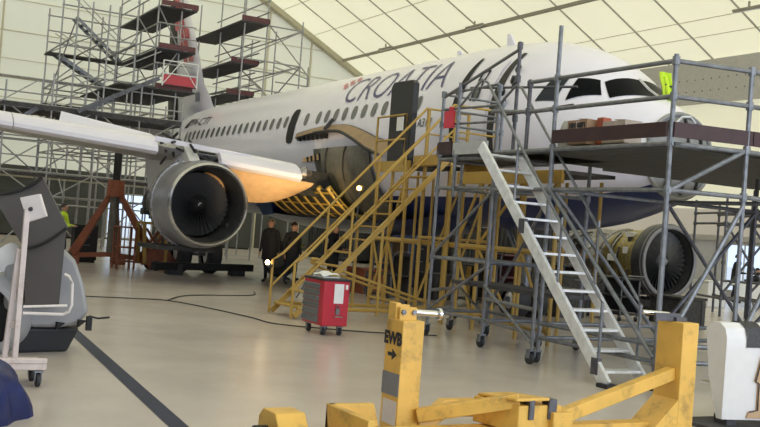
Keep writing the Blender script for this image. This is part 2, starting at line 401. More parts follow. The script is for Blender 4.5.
# skin: white above, navy below
b = MB(); ss = [1.9+.1*i for i in range(8)]+[2.7+.2*i for i in range(15)]+[5.6+.6*i for i in range(28)]+[22.4+.4*i for i in range(29)]+[34]
n = 72; vs = []
for s in ss:
    for i in range(n): vs.append(fus(s, 2*PI*i/n))
fs = []; mi = []
for k in range(len(ss)-1):
    for i in range(n):
        fs.append([k*n+i, k*n+(i+1) % n, (k+1)*n+(i+1) % n, (k+1)*n+i])
        a = abs(((i+.5)/n*360+180) % 360-180); mi.append(1 if a > 136 else 0)
b.v = vs; b.f = fs+[[(len(ss)-1)*n+i for i in range(n)]]; b.mi = mi+[0]
body = build('fuselage', b, [M['white'], M['navy']], A)
def patch(name, corners, off, m, parent=A, nu=6, nv=6, rim=None, label=None):
    # corners in (s, phi): bilinear patch on the skin
    c = corners
    def fn(u, v):
        s = (c[0][0]*(1-u)+c[1][0]*u)*(1-v)+(c[3][0]*(1-u)+c[2][0]*u)*v
        p = (c[0][1]*(1-u)+c[1][1]*u)*(1-v)+(c[3][1]*(1-u)+c[2][1]*u)*v
        return fus(s, p, off)
    o = build(name, MB().grid(fn, nu, nv), m, parent)
    if label: o['label'] = label
    return o
def oval(name, s, z, w, h, off, m, parent=A, pw=2.6, n=20, side=1):
    b = MB(); vs = [fz(s, z, off)]; K = 4 if h > .6 else 1
    for r in range(1, K+1):
        for i in range(n):
            a = 2*PI*i/n; c, q = math.cos(a), math.sin(a)
            vs.append(fz(s+r/K*w/2*math.copysign(abs(c)**(2/pw), c), z+r/K*h/2*math.copysign(abs(q)**(2/pw), q), off))
    if side < 0: vs = [V((p.x, -p.y, p.z)) for p in vs]
    b.add(vs, [[0, 1+i, 1+(i+1) % n] for i in range(n)]+[[1+(r-1)*n+i, 1+r*n+i, 1+r*n+(i+1) % n, 1+(r-1)*n+(i+1) % n] for r in range(1, K) for i in range(n)]); return build(name, b, m, parent)
zw = 4.62
ks = [-3, -2, -1, 0, 1, 2, 3, 4, 5, 6, 7, 8.5]+[11.2+i*1.005 for i in range(19)]
for k in ks:
    s = 9.77+.533*k
    oval('cabin_window', s, zw, .255, .36, .012, M['pane'])
    oval('cabin_window', s, zw, .255, .36, .012, M['pane'], side=-1)
o = oval('overwing_exit', 15.2, 4.47, .52, 1.02, .014, M['black'], pw=4)
# cockpit panes
def ph_of(s, t, z):
    w, h, zm = sec(s); return math.atan2(t/w, (z-zm)/h)
def pane(name, pts, m, sgn=1):
    c = [(s, sgn*ph_of(s, t, z)) for s, t, z in pts]; return patch(name, c, .014, m)
aft = [(4.19, 1.61, 4.41), (3.73, 1.48, 4.40), (3.72, 1.2, 4.90), (4.03, 1.35, 4.90)]
sli = [(3.54, 1.4, 4.41), (3.0, .97, 4.52), (3.24, .85, 4.90), (3.58, 1.11, 4.91)]
wsr = [(2.86, .88, 4.45), (2.44, .03, 4.39), (3.04, .03, 4.92), (3.17, .82, 4.89)]
for sg in (1, -1):
    pane('cockpit_side_window', aft, M['glassblue'], sg); pane('cockpit_sliding_window', sli, M['glassdark'], sg); pane('windshield', wsr, M['glassdark'], sg)
# window post trims
for sg in (1,):
    o = MB(); o.path([fus(s, sg*ph_of(s, t, z), .02) for s, t, z in ((2.50, .02, 4.42), (2.77, .02, 4.65), (3.05, .02, 4.9))], .03, 6); build('windshield_post', o, M['greywhite'], A)
# nose bulkhead where the radome is off
b = MB(); w0, h0, z0 = sec(1.9)
def dome(u, v):
    r = u; a = 2*PI*v; return (1.9-.16*(1-r*r), w0*.97*r*math.sin(a), z0+h0*.97*r*math.cos(a))
bk = build('nose_bulkhead', MB().grid(dome, 8, 40), M['bulkhead'], A); bk['label'] = 'grey domed bulkhead laid bare at the nose'
for t in (-.42, -.05, .34):
    zz = h0*.9*math.sqrt(max(0, 1-(t/(w0*.95))**2))
    build('bulkhead_stiffener', MB().path([(1.9-.17*(1-(t/w0)**2-(zq/h0)**2)-.02, t, z0+zq) for zq in [zz*(-1+.2*i) for i in range(11)]], .03, 6), M['seal'], bk)
for zq in (.52, .1, -.35):
    tt = w0*.92*math.sqrt(1-(zq/h0)**2)
    build('bulkhead_stiffener', MB().path([(1.9-.17*(1-(t/w0)**2-(zq/h0)**2)-.02, t, z0+zq) for t in [tt*(-1+.2*i) for i in range(11)]], .026, 6), M['seal'], bk)
build('bulkhead_ring', MB().path([(1.89, w0*math.sin(2*PI*i/40), z0+h0*math.cos(2*PI*i/40)) for i in range(41)], .045, 8), M['bulkhead'], A)
build('bulkhead_cable', MB().path([(1.72, .35, 3.95), (1.68, .2, 4.12), (1.72, -.05, 4.15), (1.74, -.2, 4.05)], .02, 6), M['paper'], bk)
# service door between two open dark gaps
def strip(name, s, z0_, z1_, w, off, m, w2=None, parent=A):
    w2 = w2 or w; p0, p1 = phz(s, z0_), phz(s, z1_)
    return build(name, MB().grid(lambda u, v: fus(s+(u-.5)*(w+(w2-w)*math.sin(PI*v)), p0+(p1-p0)*v, off), 2, 18), m, parent)
strip('door_gap', 6.56, 5.55, 3.2, .10, .014, M['black'], .26); strip('door_gap', 5.27, 5.55, 3.2, .12, .014, M['darkcav'], .22)
dr = patch('service_door', [(6.36, phz(6.36, 3.3)), (5.45, phz(5.45, 3.3)), (5.45, phz(5.45, 5.4)), (6.36, phz(6.36, 5.4))], .03, M['white'])
b = MB(); q = [fz(6.0, 5.15, .05), fz(5.8, 5.15, .05), fz(5.8, 4.95, .05), fz(6.0, 4.95, .05)]
b.path(q+[q[0]], .02, 6); b.path([fz(5.98, 4.95, .05), fz(6.02, 4.5, .06)], .018, 6); b.path([fz(5.84, 4.95, .05), fz(5.8, 4.55, .06)], .018, 6)
build('door_handle', b, M['seal'], dr); oval('door_window', 5.9, 4.62, .2, .26, .04, M['pane'], parent=dr)
for s, z in ((5.05, 5.1), (5.0, 4.85), (5.12, 4.6), (5.0, 4.4), (4.9, 4.75), (5.05, 4.2)):
    build('door_fitting', MB().beam(fz(s, z, 0), fz(s-.12, z+.05, .1), .06, .08), M['seal'], A)
# lettering painted on the side
def fus_text(name, body, size, s0, phi0, width, m, shear=0, thin=0):
    vs, fs = textmesh(body, size, shear, thin=thin); x1 = max(p.x for p in vs); x0 = min(p.x for p in vs)
    P = []
    for p in vs:
        s = s0-(p.x-x0)*width/(x1-x0); w, h, zm = sec(s); P.append(fus(s, phi0-p.y/(h), .016))
    return build(name, MB().add(P, fs), m, A, smooth=False, fixn=False)
fus_text('airline_lettering', 'CROATIA', 1.40, 12.45, math.acos(.93/2.07), 5.05, M['ink'], -.1, -.022)
fus_text('type_lettering', 'A319', .27, 8.02, phz(8, 4.06), .62, M['inkblack'], .2)
fus_text('registration_lettering', '9A-CTI', .52, 25.6, phz(24.5, 5.02), 2.3, M['inkblack'], .1)
b = MB()
patch('flag_block', [(26.3, phz(26, 5.0)), (25.75, phz(26, 5.0)), (25.7, phz(26, 5.35)), (26.0, phz(26, 5.35))], .016, M['inkblack'], nu=3, nv=3)
for i, (ds, dp) in enumerate(((0, 0), (.22, .07), (-.2, .07), (.02, .14), (-.42, .13), (-.2, .2))):
    s0 = 13.05+ds; p0 = math.acos(1.42/2.07)-dp
    patch('checker_square', [(s0, p0), (s0-.17, p0+.01), (s0-.2, p0-.06), (s0-.03, p0-.07)], .016, M['pink'], nu=2, nv=2)
# tail fin
def foil(pts_le, pts_te, thick, m, name, parent=A, axis=1):
    b = MB(); n = len(pts_le); prof = [(0, 0), (.05, .5), (.2, .95), (.4, 1), (.7, .6), (1, .04)]
    vs = []; ring = [(u, w) for u, w in prof]+[(u, -w) for u, w in prof[-2:0:-1]]
    for le, te, th in zip(pts_le, pts_te, thick):
        le, te = V(le), V(te)
        for u, w in ring:
            p = le.lerp(te, u); p = p+(V((0, 1, 0)) if axis == 1 else V((0, 0, 1)))*(w*th/2); vs.append(p)
    r = len(ring); fs = []
    for k in range(n-1):
        for i in range(r): fs.append([k*r+i, k*r+(i+1) % r, (k+1)*r+(i+1) % r, (k+1)*r+i])
    fs += [list(range(r))[::-1], list(range((n-1)*r, n*r))]; b.add(vs, fs)
    return build(name, b, m, parent)
fin = foil([(27.5, 0, 5.85), (28.3, 0, 6.6), (29.3, 0, 7.25), (30.3, 0, 8.6), (32.7, 0, 11.6)], [(32.4, 0, 5.75), (32.65, 0, 6.6), (32.85, 0, 7.25), (33.2, 0, 8.6), (34.1, 0, 11.6)], [.5, .48, .46, .4, .25], M['white'], 'tail_fin')
foil([(32.35, 0, 5.85), (33.1, 0, 8.6), (34.0, 0, 11.6)], [(34.0, 0, 5.9), (34.5, 0, 8.6), (35.0, 0, 11.6)], [.3, .25, .15], M['darkcav'], 'rudder')
for i, (u0, z0_) in enumerate(((.1, 8.3), (.38, 8.3), (.22, 8.85), (.5, 8.85), (.08, 9.4), (.36, 9.4), (.22, 9.95), (.5, 9.95), (.1, 10.5), (.4, 10.5), (.25, 11.0))):
    def le(z): return 30.3+(z-8.6)*.8
    L = 2.5; s = le(z0_)+u0*L
    for sd in (1,):
        build('fin_check', MB().prism([(s, .2, z0_), (s+.5, .2, z0_), (s+.9, .18, z0_+.52), (s+.4, .18, z0_+.52)], (0, .02, 0)), M['redcheck'], fin)
build('fin_mark', MB().prism([(28.95, .235, 6.45), (29.4, .235, 6.45), (29.55, .23, 6.85), (29.1, .23, 6.85)], (0, .015, 0)), M['navy'], fin)
for sg in (1, -1):
    foil([(29.4, sg*.9, 5.0), (32.3, sg*6.2, 5.55)], [(33.3, sg*.9, 5.0), (33.7, sg*6.2, 5.55)], [.4, .15], M['winggrey'], 'tailplane', axis=2)
# wings
def wing_st(t):
    if t < 6.4: u = (t-1.5)/4.9; return 10.6+u*2.3, 17.0-u*.1, 2.72+.62*u, .62-.22*u
    u = (t-6.4)/10.5; return 12.9+5.0*u, 16.9+2.6*u, 3.34+1.05*u, .40-.26*u
for sg in (1, -1):
    T_ = [3.2, 3.6, 4.7, 6.4, 9, 12, 14.5, 16.9]; w = [wing_st(t) for t in T_]
    wg = foil([(a, sg*t, z) for (a, c, z, h), t in zip(w, T_)], [(c, sg*t, z-.05) for (a, c, z, h), t in zip(w, T_)], [h for a, c, z, h in w], M['winggrey'], 'wing', axis=2)
    foil([(17.9, sg*16.9, 4.25), (18.5, sg*17.0, 5.3)], [(19.6, sg*16.9, 4.25), (19.7, sg*17.05, 5.3)], [.12, .05], M['white'], 'wing_tip_fence')
    build('wing_box', MB().prism([(12.1, sg*1.5, 2.35), (16.6, sg*1.5, 2.35), (16.6, sg*1.5, 2.95), (12.1, sg*1.5, 3.0)], (0, sg*1.75, .12)), M['darkcav'], A)
    prof = [(.34, .24), (.05, .19), (-.2, .08), (-.36, -.08), (-.37, -.18), (-.24, -.25), (-.05, -.25), (-.14, -.13), (-.04, .02), (.12, .12), (.34, .21)]
    def slat(t0, t1, sc0, sc1):
        b = MB(); vs = []; K = 8
        for k in range(K+1):
            t = t0+(t1-t0)*k/K; a, c, z, h = wing_st(t); q = sc0+(sc1-sc0)*k/K
            vs += [V((a+x*q-.06, sg*t, z+y*q)) for x, y in prof]
        r = len(prof)
        for k in range(K):
            for i in range(r): b.add([vs[k*r+i], vs[k*r+(i+1) % r], vs[(k+1)*r+(i+1) % r], vs[(k+1)*r+i]], [[0, 1, 2, 3]], 1 if i >= 5 and i <= 9 else 0)
        b.add(vs[:r], [list(range(r))]); b.add(vs[-r:], [list(range(r))])
        return build('slat', b, [M['white'], M['tan'] if t0 < 4 else M['greywhite']], wg)
    slat(3.35, 5.15, 1.0, 1.0); slat(6.55, 9.7, 1.0, .92); slat(9.72, 13.0, .92, .8); slat(13.03, 16.3, .8, .65)
    if sg == 1:
        # inner slat drive end and hanging tan panel
        build('slat_end_fitting', MB().lathe([(0, .02), (0, .13), (.12, .15), (.2, .09), (.3, .07), (.3, 0)], (11.2, 3.35, 2.95), (0, -1, 0), 14), M['pipe'], wg)
        def hang(u, v):
            t = 5.3-2.3*u; a, c, z, h = wing_st(t); d = .8*math.sin(PI*(.12+.82*u))**.8
            return (a-.2+.75*v, t, z-.2-d*v**.75*(1-.12*v))
        build('lower_leading_edge_panel', MB().grid(hang, 16, 8, thick=.03), M['tan'], wg)['label'] = 'tan primed panel hanging below the inner slat'
        b = MB()
        for k in range(26):
            t = 5.25+1.25*random.random(); a, c, z, h = wing_st(t); p = V((a-.1+.3*random.random(), t, z-.25+.5*random.random()))
            b.tube(p, p+V((random.uniform(-.3, .3), random.uniform(-.4, .4), random.uniform(-.25, .25))), .035, 6)
        build('leading_edge_mechanism', b, M['darkcav'], wg)
        build('raised_panel', MB().prism([(14.3, 8.6, 3.78), (13.45, 7.1, 3.62), (13.3, 6.3, 3.50), (13.5, 6.5, 3.64), (14.4, 8.55, 4.02)], (.03, .0, .02)), M['white'], wg)
        build('leading_edge_strip', MB().beam((12.72, 6.6, 3.5), (11.9, 4.4, 3.22), .05, .12), M['white'], wg)
# belly fairing: opened, dark olive front, lit gold ribs below
def bulge(u, v):
    s = 10.2+3.3*u; p = math.radians(97+68*v); k = math.sin(PI*min(1, u*1.15+.02))**.5*math.sin(PI*(.06+.9*v))**.6
    return fus(s, p, .02+.42*k)
build('belly_fairing', MB().grid(bulge, 24, 18), M['olive'], A)['label'] = 'dark olive belly fairing ahead of the wing root'
for s in (11.2, 12.3):
    u = (s-10.2)/3.3
    build('fairing_seam', MB().path([V(bulge(u, v/14))*1+V((0, .02, 0)) for v in range(15)], .02, 5), M['seal'], A)
o = MB().grid(lambda u, v: fus(11.7+2.5*u, phz(12, 3.74-.22*u)+(.11-.06*u)*v, .03+.03*v), 12, 4)
build('wing_root_fillet', o, M['tan'], A)
for k in range(8):
    s = 12.0+k*.26; build('fillet_rib', MB().path([fus(s, phz(12, 3.74-.22*(s-11.7)/2.5)+.10*v/4*(1-.4*(s-11.7)/2.5), .07) for v in range(5)], .03, 5), M['seal'], A)
# arched open access panel above it
def arch(u, v):
    s = 14.6-5.5*u; zt = 4.17+.17*math.sin(PI*min(1, u*1.05+.1))-.62*max(0, u-.55)**1.3*1.9; wd = .02+.34*math.sin(PI*min(1, .5*u+.02))**1.6*(1 if u < .75 else 1)
    return fus(s, phz(s, zt)+.02+.05*v, .03+wd*v*.8)+V((0, 0, -.16*v*u))
build('open_access_panel', MB().grid(arch, 28, 6, thick=.05), M['brownpanel'], A)['label'] = 'brown lined curved panel swung open on the side'
build('panel_skin', MB().grid(lambda u, v: V(arch(u, v))+V((0, .01, .045)), 28, 6), M['greywhite'], A)
build('panel_edge', MB().path([V(arch(i/28, 1))+V((0, 0, .02)) for i in range(29)], .045, 6), M['seal'], A)
build('panel_edge', MB().path([V(arch(i/28, 0))+V((0, 0, .02)) for i in range(29)], .03, 6), M['seal'], A)
for k in range(7):
    s = 14.4-k*.28; build('panel_latch', MB().box((s-.09, 1.97, 4.0), (s+.03, 2.08, 4.12)), M['black'], A)
build('open_vent_flap', MB().beam((12.35, 2.0, 4.5), (12.45, 2.18, 4.2), .05, .1), M['inkblack'], A)
# ribbed bay under the wing root, its warm lamplight painted into the rib colour
def bay(u, v):
    s = 15.0-3.8*u; a = PI*(.05+.62*v); return (s, 2.75-1.15*v-.3*u, 2.75-.8*math.sin(a*.8)-.05*u)
by = build('belly_bay', MB().grid(bay, 16, 12, thick=.03), M['darkcav'], A); by['label'] = 'dark belly bay with ribs tinted lamplit gold under the wing root'
for k in range(8):
    u = .02+k*.137; build('bay_rib', MB().path([V(bay(u, v/10))+V((0, .05, .05)) for v in range(11)], .075, 6), M['gold'], by)
for v in (.1, .35, .6, .95): build('bay_stringer', MB().path([V(bay(u/14, v))+V((0, .04, .04)) for u in range(15)], .05, 6), M['gold'], by)
build('lower_belly', MB().grid(lambda u, v: fus(8+12*u, math.radians(150+60*v), .03+.35*math.sin(PI*u)**.5), 20, 12), M['navy'], A)
# main and nose gear
def gear(t, s, r, n, zt):
    g = build('landing_gear_strut', MB().tube((s, t, r), (s, t*.95, zt), .11, 12).tube((s, t, .9), (s+.9, t*.8, zt-.1), .06, 8).tube((s-.0, t-.5, r), (s, t+.5, r), .07, 10), M['galv'], A)
    for d in ((-.46, .46) if n == 2 else (-.25, .25)):
        y = t+d; sg = 1
        wv = build('wheel', MB().lathe([(-.2, r*.55), (-.2, r*.9), (-.12, r), (.12, r), (.2, r*.9), (.2, r*.55)], (s, y, r), (0, 1, 0), 28), M['rubber'], A)
        build('wheel_hub', MB().lathe([(-.17, .0), (-.17, r*.3), (-.12, r*.56), (.12, r*.56), (.17, r*.3), (.17, 0)], (s, y, r), (0, 1, 0), 20), M['galvlight'], wv)
gear(3.8, 17.3, .57, 2, 3.0); gear(-3.8, 17.3, .57, 2, 3.0); gear(0, 6.2, .38, 1, 2.2)
# engine on the right wing (and its twin on the far wing)
def engine(sg):
    c = V((11.5, sg*5.5, 1.97))
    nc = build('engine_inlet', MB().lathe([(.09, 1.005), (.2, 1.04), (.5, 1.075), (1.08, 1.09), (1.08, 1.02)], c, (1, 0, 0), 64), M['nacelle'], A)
    build('inlet_bore', MB().lathe([(1.1, .84), (.6, .83), (.25, .86), (.09, .91)], c, (1, 0, 0), 64), M['enginedark'], nc)
    build('inlet_lip', MB().lathe([(.1, .905), (.03, .925), (0, .955), (.02, .985), (.06, 1.0), (.1, 1.008)], c, (1, 0, 0), 64), M['lip'], nc)
    fl = MB().lathe([(1.08, 1.09), (1.08, 1.13), (1.16, 1.13), (1.16, 1.0)], c, (1, 0, 0), 64)
    for k in range(56):
        a = 2*PI*k/56; p = c+V((1.12, 1.14*math.sin(a), 1.14*math.cos(a))); fl.ball(p, .028, 6)
    build('inlet_flange', fl, M['pipe'], nc)
    fn = build('fan_disc', MB().lathe([(1.05, .80), (1.06, .0)], c, (1, 0, 0), 48), M['black'], nc)
    b = MB()
    for k in range(36):
        a = 2*PI*k/36
        def bl(u, v):
            r = .24+.54*u; tw = .35+.55*u; ch = .10+.06*u; x = (v-.5)*2*ch; an = a+x*math.sin(tw)/r
            return c+V((.95+x*math.cos(tw), r*math.sin(an), r*math.cos(an)))
        b.grid(bl, 5, 2)
    build('fan_blades', b, M['fan'], nc)
    sp = build('spinner', MB().lathe([(.62, .0), (.66, .07), (.75, .15), (.9, .235), (1.0, .26)], c, (1, 0, 0), 32), M['black'], nc)
    build('spinner_swirl', MB().path([c+V((.62+.12*(i/14), (.025+.085*i/14)*math.sin(i*.42), (.025+.085*i/14)*math.cos(i*.42))) for i in range(15)], .014, 5), M['galvlight'], nc)
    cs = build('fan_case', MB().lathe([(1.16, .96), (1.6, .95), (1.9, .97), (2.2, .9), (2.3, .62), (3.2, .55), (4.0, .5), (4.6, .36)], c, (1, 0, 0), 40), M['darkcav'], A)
    rnd = random.Random(3)
    for k in range(22):
        a0 = rnd.uniform(0, 2*PI); L = rnd.uniform(.6, 2.2); x0 = 1.25+.03*k; r0 = 1.0
        b = MB(); b.path([c+V((x0, r0*math.sin(a0+L*i/10), r0*math.cos(a0+L*i/10))) for i in range(11)], rnd.uniform(.018, .035), 6)
        build('engine_pipe', b, M['pipe'], cs)
    for k in range(14):
        a0 = rnd.uniform(0, 2*PI); x = rnd.uniform(1.2, 2.1); p = c+V((x, 1.0*math.sin(a0), 1.0*math.cos(a0)))
        build('engine_accessory', MB().beam(p, p+V((rnd.uniform(.15, .35), 0, 0)), .18, .16), M['pipe'] if k % 2 else M['darkcav'], cs, .01)
    build('inlet_drain_box', MB().box((12.0, sg*5.5-.95*.9, 1.35), (12.25, sg*5.5-.7*.9, 1.55)), M['seal'], nc)
    a, cc, z, h = wing_st(5.75)
    py = MB().prism([(12.1, sg*5.75-.14, 3.0), (12.7, sg*5.75-.14, 3.42), (16, sg*5.75-.14, 3.1), (15.5, sg*5.75-.14, 2.3), (13.2, sg*5.75-.14, 2.7)], (0, .28, 0))
    build('pylon', py, M['greywhite'], A)
    build('pylon_nose', MB().grid(lambda u, v: (12.0+1.0*u, sg*5.75+(.14+.12*u)*(2*v-1), 3.02+.35*u-.3*abs(2*v-1)*(.4+u)), 6, 6), M['white'], A)
engine(1)
build('lower_strake', MB().box((12.3, 5.0, .80), (13.9, 6.5, .9)), M['darkcav'], A)
build('antenna', MB().prism([(7.5, -.02, 6.02), (7.1, -.02, 6.02), (7.42, -.02, 6.42), (7.52, -.02, 6.42)], (0, .05, 0)), M['white'], A)
build('antenna', MB().prism([(9.6, -.02, 6.05), (9.25, -.02, 6.05), (9.5, -.02, 6.28), (9.62, -.02, 6.28)], (0, .05, 0)), M['white'], A)

# ------------------------------------------------------------------ scaffolds
class Scaf:
    def __init__(s, name, label, cat, loc, m='galv', r=.026, group=None, n=8):
        s.t = thing(name, label, cat, loc, group); s.m = M[m]; s.r = r; s.n = n
    def up(s, x, y, z0, z1, joints=(), m=None, name='upright'):
        b = MB().tube((x, y, z0), (x, y, z1), s.r, s.n)
        for z in joints: b.tube((x, y, z-.05), (x, y, z+.05), s.r*1.55, s.n)
        return build(name, b, M[m] if m else s.m, s.t)
    def bar(s, p, q, name='ledger', r=None, m=None):
        return build(name, MB().tube(p, q, r or s.r, s.n), M[m] if m else s.m, s.t)
    def deck(s, x0, x1, y0, y1, z, m='deck', along='x'):
        b = MB(); k = max(1, round(abs((y1-y0) if along == 'x' else (x1-x0))/.24))
        for i in range(k):
            if along == 'x': w = (y1-y0)/k; b.box((x0, y0+w*i+.006*math.copysign(1, w), z-.06), (x1, y0+w*(i+1)-.006*math.copysign(1, w), z))
            else: w = (x1-x0)/k; b.box((x0+w*i+.006*math.copysign(1, w), y0, z-.06), (x0+w*(i+1)-.006*math.copysign(1, w), y1, z))
        return build('deck_boards', b, M[m], s.t)
    def toe(s, p, q, h=.18, m='toe', th=.035):
        p, q = V(p), V(q); z = V((0, 0, h/2)); return build('toe_board', MB().beam(p+z, q+z, th, h), M[m], s.t)
    def caster(s, x, y, r=.09):
        c = build('caster', MB().lathe([(-.03, 0), (-.03, r*.85), (-.02, r), (.02, r), (.03, r*.85), (.03, 0)], (x+.03, y, r), (0, 1, 0), 20), M['rubber'], s.t)
        build('caster_fork', MB().box((x-.02, y-.05, r), (x+.06, y-.04, r*2.2)).box((x-.02, y+.04, r), (x+.06, y+.05, r*2.2)).box((x-.04, y-.05, r*2.2), (x+.06, y+.05, r*2.4)).tube((x, y, r*2.3), (x, y, r*3.6), .022, 8), M['galv'], c)
    def flight(s, p, q, w, side, n, m='galv'):
        p, q, side = V(p), V(q), V(side).normalized()*w; b = MB()
        b.beam(p, q, .03, .14); b.beam(p+side, q+side, .03, .14)
        for i in range(n):
            c = p.lerp(q, (i+.5)/n); d = (q-p); d.z = 0; d = d.normalized()*.1
            b.beam(c-d+side/2, c+d+side/2, side.length, .025, (0, 0, 1))
        build('stair_flight', b, M[m], s.t)
        for sd in (V((0, 0, 0)), side): s.bar(p+sd+V((0, 0, .95)), q+sd+V((0, 0, .95)), 'handrail', .02)
def grid_scaf(S, xs, ys, zl, ztop, base=0, decks=(), rail=True, braces='xy', seed=1):
    rnd = random.Random(seed)
    for x in xs:
        for y in ys: S.up(x, y, base, ztop, zl)
    for z in zl:
        for y in ys:
            for a, c in zip(xs, xs[1:]): S.bar((a, y, z), (c, y, z))
        for x in xs:
            for a, c in zip(ys, ys[1:]): S.bar((x, a, z), (x, c, z))
    lv = [base]+list(zl)
    for k, (z0, z1) in enumerate(zip(lv, lv[1:])):
        if 'y' in braces:
            for x in (xs[0], xs[-1]):
                for i, (a, c) in enumerate(zip(ys, ys[1:])):
                    if (i+k) % 2: a, c = c, a
                    S.bar((x, a, z0+.1), (x, c, z1-.05), 'brace', S.r*.85)
        if 'x' in braces:
            for y in (ys[0], ys[-1]):
                for i, (a, c) in enumerate(zip(xs, xs[1:])):
                    if (i+k) % 2: a, c = c, a
                    S.bar((a, y, z0+.1), (c, y, z1-.05), 'brace', S.r*.85)

def guard(S, p, q, zs=(.5, 1.0)):
    p, q = V(p), V(q)
    for z in zs: S.bar(p+V((0, 0, z)), q+V((0, 0, z)), 'guard_rail', S.r*.9)

# tail docks either side of the fin
S = Scaf('scaffold_tower', 'tall grey scaffold tower with stepped decks, on the near side of the tail fin', 'scaffold', (31, 3, 0), m='galvpale', r=.034, group='scaffold docks around the aircraft', n=6)
xs, ys = (28, 31, 34), (1.55, 2.5, 3.3, 4.4, 5.6)
zl = (2.0, 3.9, 5.6, 6.7, 8.25, 9.9)
for x in xs:
    for y in ys: S.up(x, y, 0, 11.2 if y < 3 else (10.2 if x > 30 else 9.6), zl)
for z in zl:
    for y in ys:
        if z > 9 and y > 3: continue
        for a, c in zip(xs, xs[1:]): S.bar((a, y, z), (c, y, z))
    for x in xs:
        for a, c in zip(ys, ys[1:]):
            if z > 9 and a > 2.4 and x < 30: continue
            S.bar((x, a, z), (x, c, z))
S.deck(27.7, 34, 1.0, 2.5, 9.9); S.deck(27.7, 34, .95, 2.5, 8.2); S.deck(27.5, 34.2, .9, 4.0, 6.6, along='x'); S.deck(33.1, 34, 2.5, 5.7, 8.2, along='y'); S.deck(33.1, 34, 4, 5.7, 6.0, along='y'); S.deck(28, 34, 4, 5.6, 5.4)
for z in (9.9, 8.2, 6.6):
    S.toe((27.6, 1.0, z), (27.6, 2.5, z), .2, 'toered'); S.toe((27.7, 1.0, z), (29.6, 1.0, z), .16, 'toered')
    for y in (2.5,): guard(S, (27.7, y, z), (34, y, z))
    guard(S, (27.7, 1.0, z), (27.7, 2.5, z))
for (p, q) in (((34, 2.5, 8.2), (34, 4.6, 9.9)), ((34, 2.5, 6.7), (34, 5.3, 8.2)), ((34, 5.4, 5.0), (34, 2.6, 6.6))): S.flight(p, q, .7, (-1, 0, 0), 9)
for p, q in (((28, 1.55, 6.7), (31, 1.55, 8.2)), ((31, 1.55, 6.7), (34, 1.55, 8.2)), ((28, 2.5, 8.25), (31, 2.5, 9.9)), ((34, 4, 8.2), (34, 5.6, 6.7)), ((34, 5.6, 8.25), (34, 2.5, 9.9)), ((28, 4, 5.6), (28, 5.6, 6.7)), ((28, 1.55, 8.25), (28, 2.5, 9.9)), ((28, 2.5, 6.7), (28, 1.55, 8.25)), ((34, 1.55, 9.9), (34, 2.5, 8.25)), ((31, 5.6, 3.9), (34, 5.6, 5.6)), ((34, 5.6, 5.6), (28, 5.6, 9.0)), ((28, 5.6, 2), (31, 5.6, 3.9))): S.bar(p, q, 'brace', .028)
guard(S, (34, 2.5, 8.25), (34, 5.6, 8.25)); guard(S, (34, 4, 6.0), (34, 5.6, 6.0)); guard(S, (28, 5.6, 5.4), (34, 5.6, 5.4))
# red and white guarded cage at the fin foot
S.bar((27.4, .9, 6.7), (27.4, .9, 7.7), 'guard_rail', .03, 'paper'); S.bar((27.4, 2.3, 6.7), (27.4, 2.3, 7.7), 'guard_rail', .03, 'paper')
for z in (6.75, 7.2, 7.7): S.bar((27.4, .9, z), (27.4, 2.3, z), 'guard_rail', .025, 'toered' if z < 7 else 'paper')
build('red_panel', MB().box((27.42, .95, 6.78), (27.44, 2.28, 7.16)), M['redcheck'], S.t); S.bar((27.4, .9, 6.75), (27.4, 1.6, 7.7), 'guard_rail', .02, 'paper'); S.bar((27.4, 2.3, 6.75), (27.4, 1.6, 7.7), 'guard_rail', .02, 'paper')
S = Scaf('scaffold_tower', 'grey scaffold tower with three short decks, on the far side of the tail fin', 'scaffold', (31, -3, 0), m='galvpale', r=.034, group='scaffold docks around the aircraft', n=6)
xs, ys = (27.6, 30.5, 33.4), (-1.0, -2.0, -3.6)
zl = (2.2, 4.2, 6.0, 7.1, 8.3, 9.8)
for x in xs:
    for y in ys: S.up(x, y, 0, (10.2 if y < -3 else 11.4), zl)
for z in zl:
    for y in ys:
        for a, c in zip(xs, xs[1:]): S.bar((a, y, z), (c, y, z))
    for x in xs:
        for a, c in zip(ys, ys[1:]): S.bar((x, a, z), (x, c, z))
for z, x0 in ((9.8, 27.3), (8.2, 28.2), (6.9, 28.5)):
    S.deck(x0, 33.8, -.75, -1.95, z); S.toe((x0, -.75, z), (x0, -1.95, z), .2, 'toered'); guard(S, (x0, -1.95, z), (33.8, -1.95, z)); S.toe((x0, -1.97, z), (x0+1.6, -1.97, z), .2, 'toe')
for i, (p, q) in enumerate((((27.6, -2, 7.1), (30.5, -2, 8.3)), ((30.5, -2, 8.3), (33.4, -2, 9.8)), ((27.6, -3.6, 8.3), (30.5, -3.6, 7.1)), ((30.5, -3.6, 7.1), (33.4, -3.6, 8.3)), ((27.6, -3.6, 6), (30.5, -3.6, 7.1)), ((27.6, -1, 8.3), (27.6, -3.6, 9.8)), ((27.6, -1, 7.1), (27.6, -3.6, 8.3)), ((33.4, -1, 8.3), (33.4, -3.6, 9.8)), ((27.6, -2, 9.9), (35, -7.3, 9.15)))): S.bar(p, q, 'brace', .03)
for x in (30.2,):
    for y in (-5.2, -6.8, -8.2): S.up(x, y, 0, 8.3 if y > -6 else 7.9, (5.6, 7.4))
    for a, c in ((-3.6, -5.2), (-5.2, -6.8), (-6.8, -8.2)):
        for z in (5.6, 7.4, 7.9): S.bar((x, a, z), (x, c, z))
        S.bar((x, a, 5.7), (x, c, 7.3), 'brace'); S.bar((x, c, 5.7), (x, a, 7.3), 'brace')
S.up(35, -7.3, 0, 9.6, (9.1,)); S.bar((30.5, -3.6, 8.6), (35, -7.3, 9.0)); S.bar((30.5, -3.6, 8.9), (35, -7.3, 9.2))
